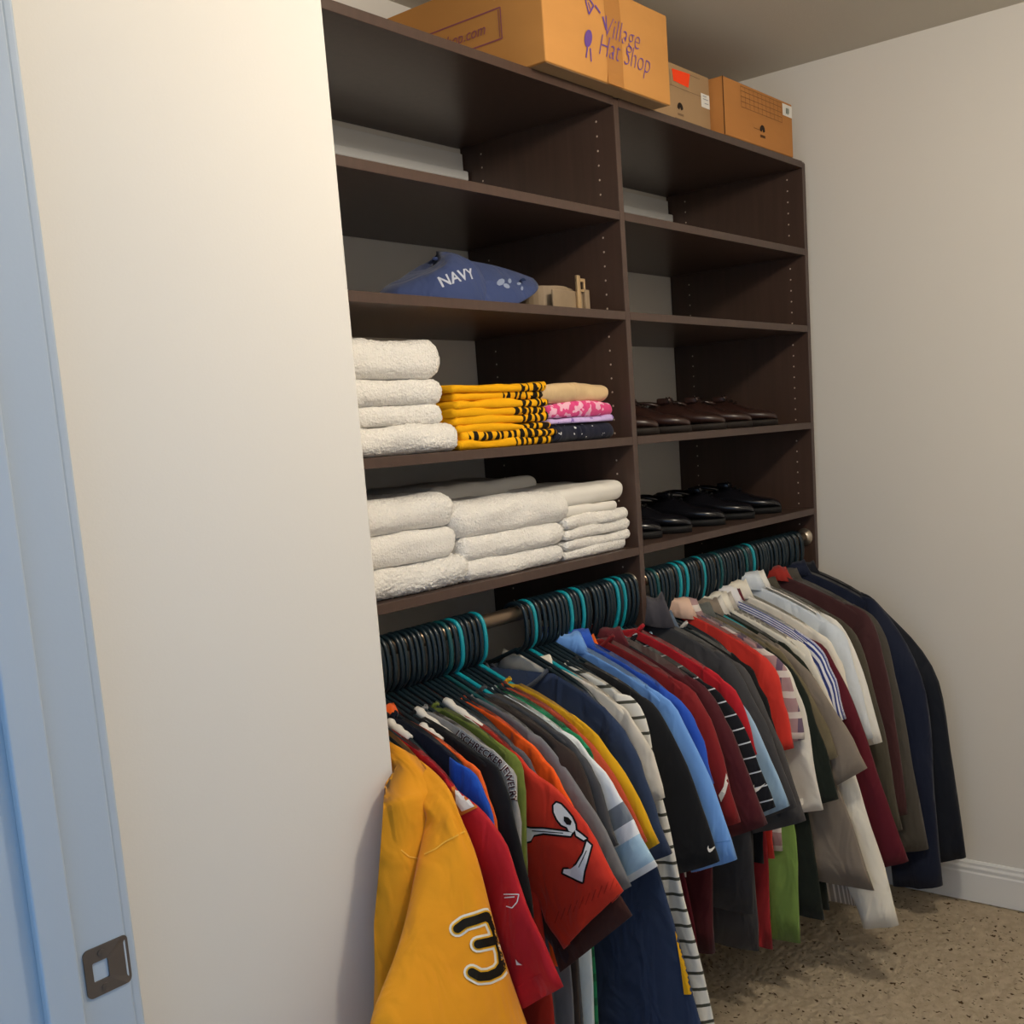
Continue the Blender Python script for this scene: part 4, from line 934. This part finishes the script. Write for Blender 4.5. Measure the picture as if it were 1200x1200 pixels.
for P_, nm in ((SKULL, 'emblem_skull'), (BONE1, 'emblem_bone'), (BONE2, 'emblem_bone'), (BONE3, 'emblem_bone')): lay(nm, ppoly([P_], 0), inkW, 'bucs', ('sleeve', 'body'), .0030)
lay('emblem_eye', ppoly([Y3([(722, 470), (738, 474), (750, 488), (746, 501), (732, 499), (722, 486)])], 0), inkK, 'bucs', ('sleeve', 'body'), .0042)
lay('emblem_crease', ppoly([bar2(*Y3([(610, 521)])[0], *Y3([(720, 529)])[0], 1.0)], 0), inkK, 'bucs', ('sleeve', 'body'), .0042); lay('emblem_crease', ppoly([bar2(*Y3([(802, 590)])[0], *Y3([(774, 650)])[0], 1.0)], 0), inkK, 'bucs', ('sleeve', 'body'), .0042)
hemO = C('#a8240f', .8)
lay('hem_stitching', ppoly(bars([(650 + i*7.2, 1082 - i*4.3, 655 + i*7.2, 1068 - i*4.3) for i in range(11)], 1.2), 0), hemO, 'bucs', ('sleeve',), .0012)
# lettering that follows the shoulder of the grey shirt
def along(body, path, hgt, off):
    d = text_data(body, 0, off, 1.0); xs = [p[0] for p in d[0]]; x0, x1 = min(xs), max(xs)
    seg = [math.dist(a, b) for a, b in zip(path, path[1:])]; Ltot = sum(seg); out = []
    for x, y in d[0]:
        t = (x-x0)/(x1-x0)*Ltot; i = 0
        while i < len(seg)-1 and t > seg[i]: t -= seg[i]; i += 1
        a, b = Vector(path[i]), Vector(path[i+1]); tg = (b-a).normalized(); nm = Vector((tg.y, -tg.x)); q = a + tg*t + nm*(y*hgt); out.append((q.x, q.y))
    return out, d[1]
pth = [(534, 858), (548, 868.5), (562, 878), (574, 886), (584, 893), (592, 901), (597, 912), (600, 926), (602, 940)]
for off, mt, ep in ((.07, inkW, .002), (.015, ink('#4a1518'), .003)):
    lay('lettering_outline' if off > .05 else 'lettering', along('J.SCHRECKER JEWELRY', pth, 11, off), mt, 'text', ('body', 'sleeve'), ep)
# swooshes
def swoosh(cx, cy, k, rot=0, ky=None):
    c, s_ = math.cos(rot), math.sin(rot); ky = ky or k
    return [(cx + (x*k*c - y*ky*s_), cy - (x*k*s_ + y*ky*c)) for x, y in SWOOSH]
lay('swoosh', ppoly([swoosh(829, 995, 13, .15, 20)], 0), inkW, 'blackN', ('sleeve',), .002)
lay('swoosh', ppoly([swoosh(882, 924, 16, .1, 22)], 0), inkW, 'blkstr', ('sleeve',), .002)
lay('swoosh', ppoly([[(851, 906), (854, 915), (850, 930), (845, 940), (842, 932), (848, 922)]], 0), inkW, 'crimson', ('sleeve',), .002)
for L_ in ([[(784, 1046), (787, 1046), (789.6, 1060), (787, 1060)], [(786, 1061), (789.6, 1061), (793, 1072), (788.4, 1072)], [(788.4, 1073.5), (793.6, 1073), (796, 1085), (789.6, 1086.5)], [(791, 1091), (798, 1088), (806, 1116), (811, 1160), (810, 1165.5), (801.6, 1165.5), (798, 1136), (795, 1116)]]): lay('block_lettering', ppoly([L_], 1), inkG, 'navyT', ('body',), .003)
for u, v in ((1008, 973), (1018, 1020), (1028, 1016)): lay('button', ppoly([ell2(u, v, 2.3, 2.0)], 0), inkW, 'taupe39', ('body', 'sleeve'), .003)
seam('ltblue', [(838, 988), (850, 986), (862, 984)], 'hem_stitching', 1.0, C('#5585c6'), ('sleeve',))
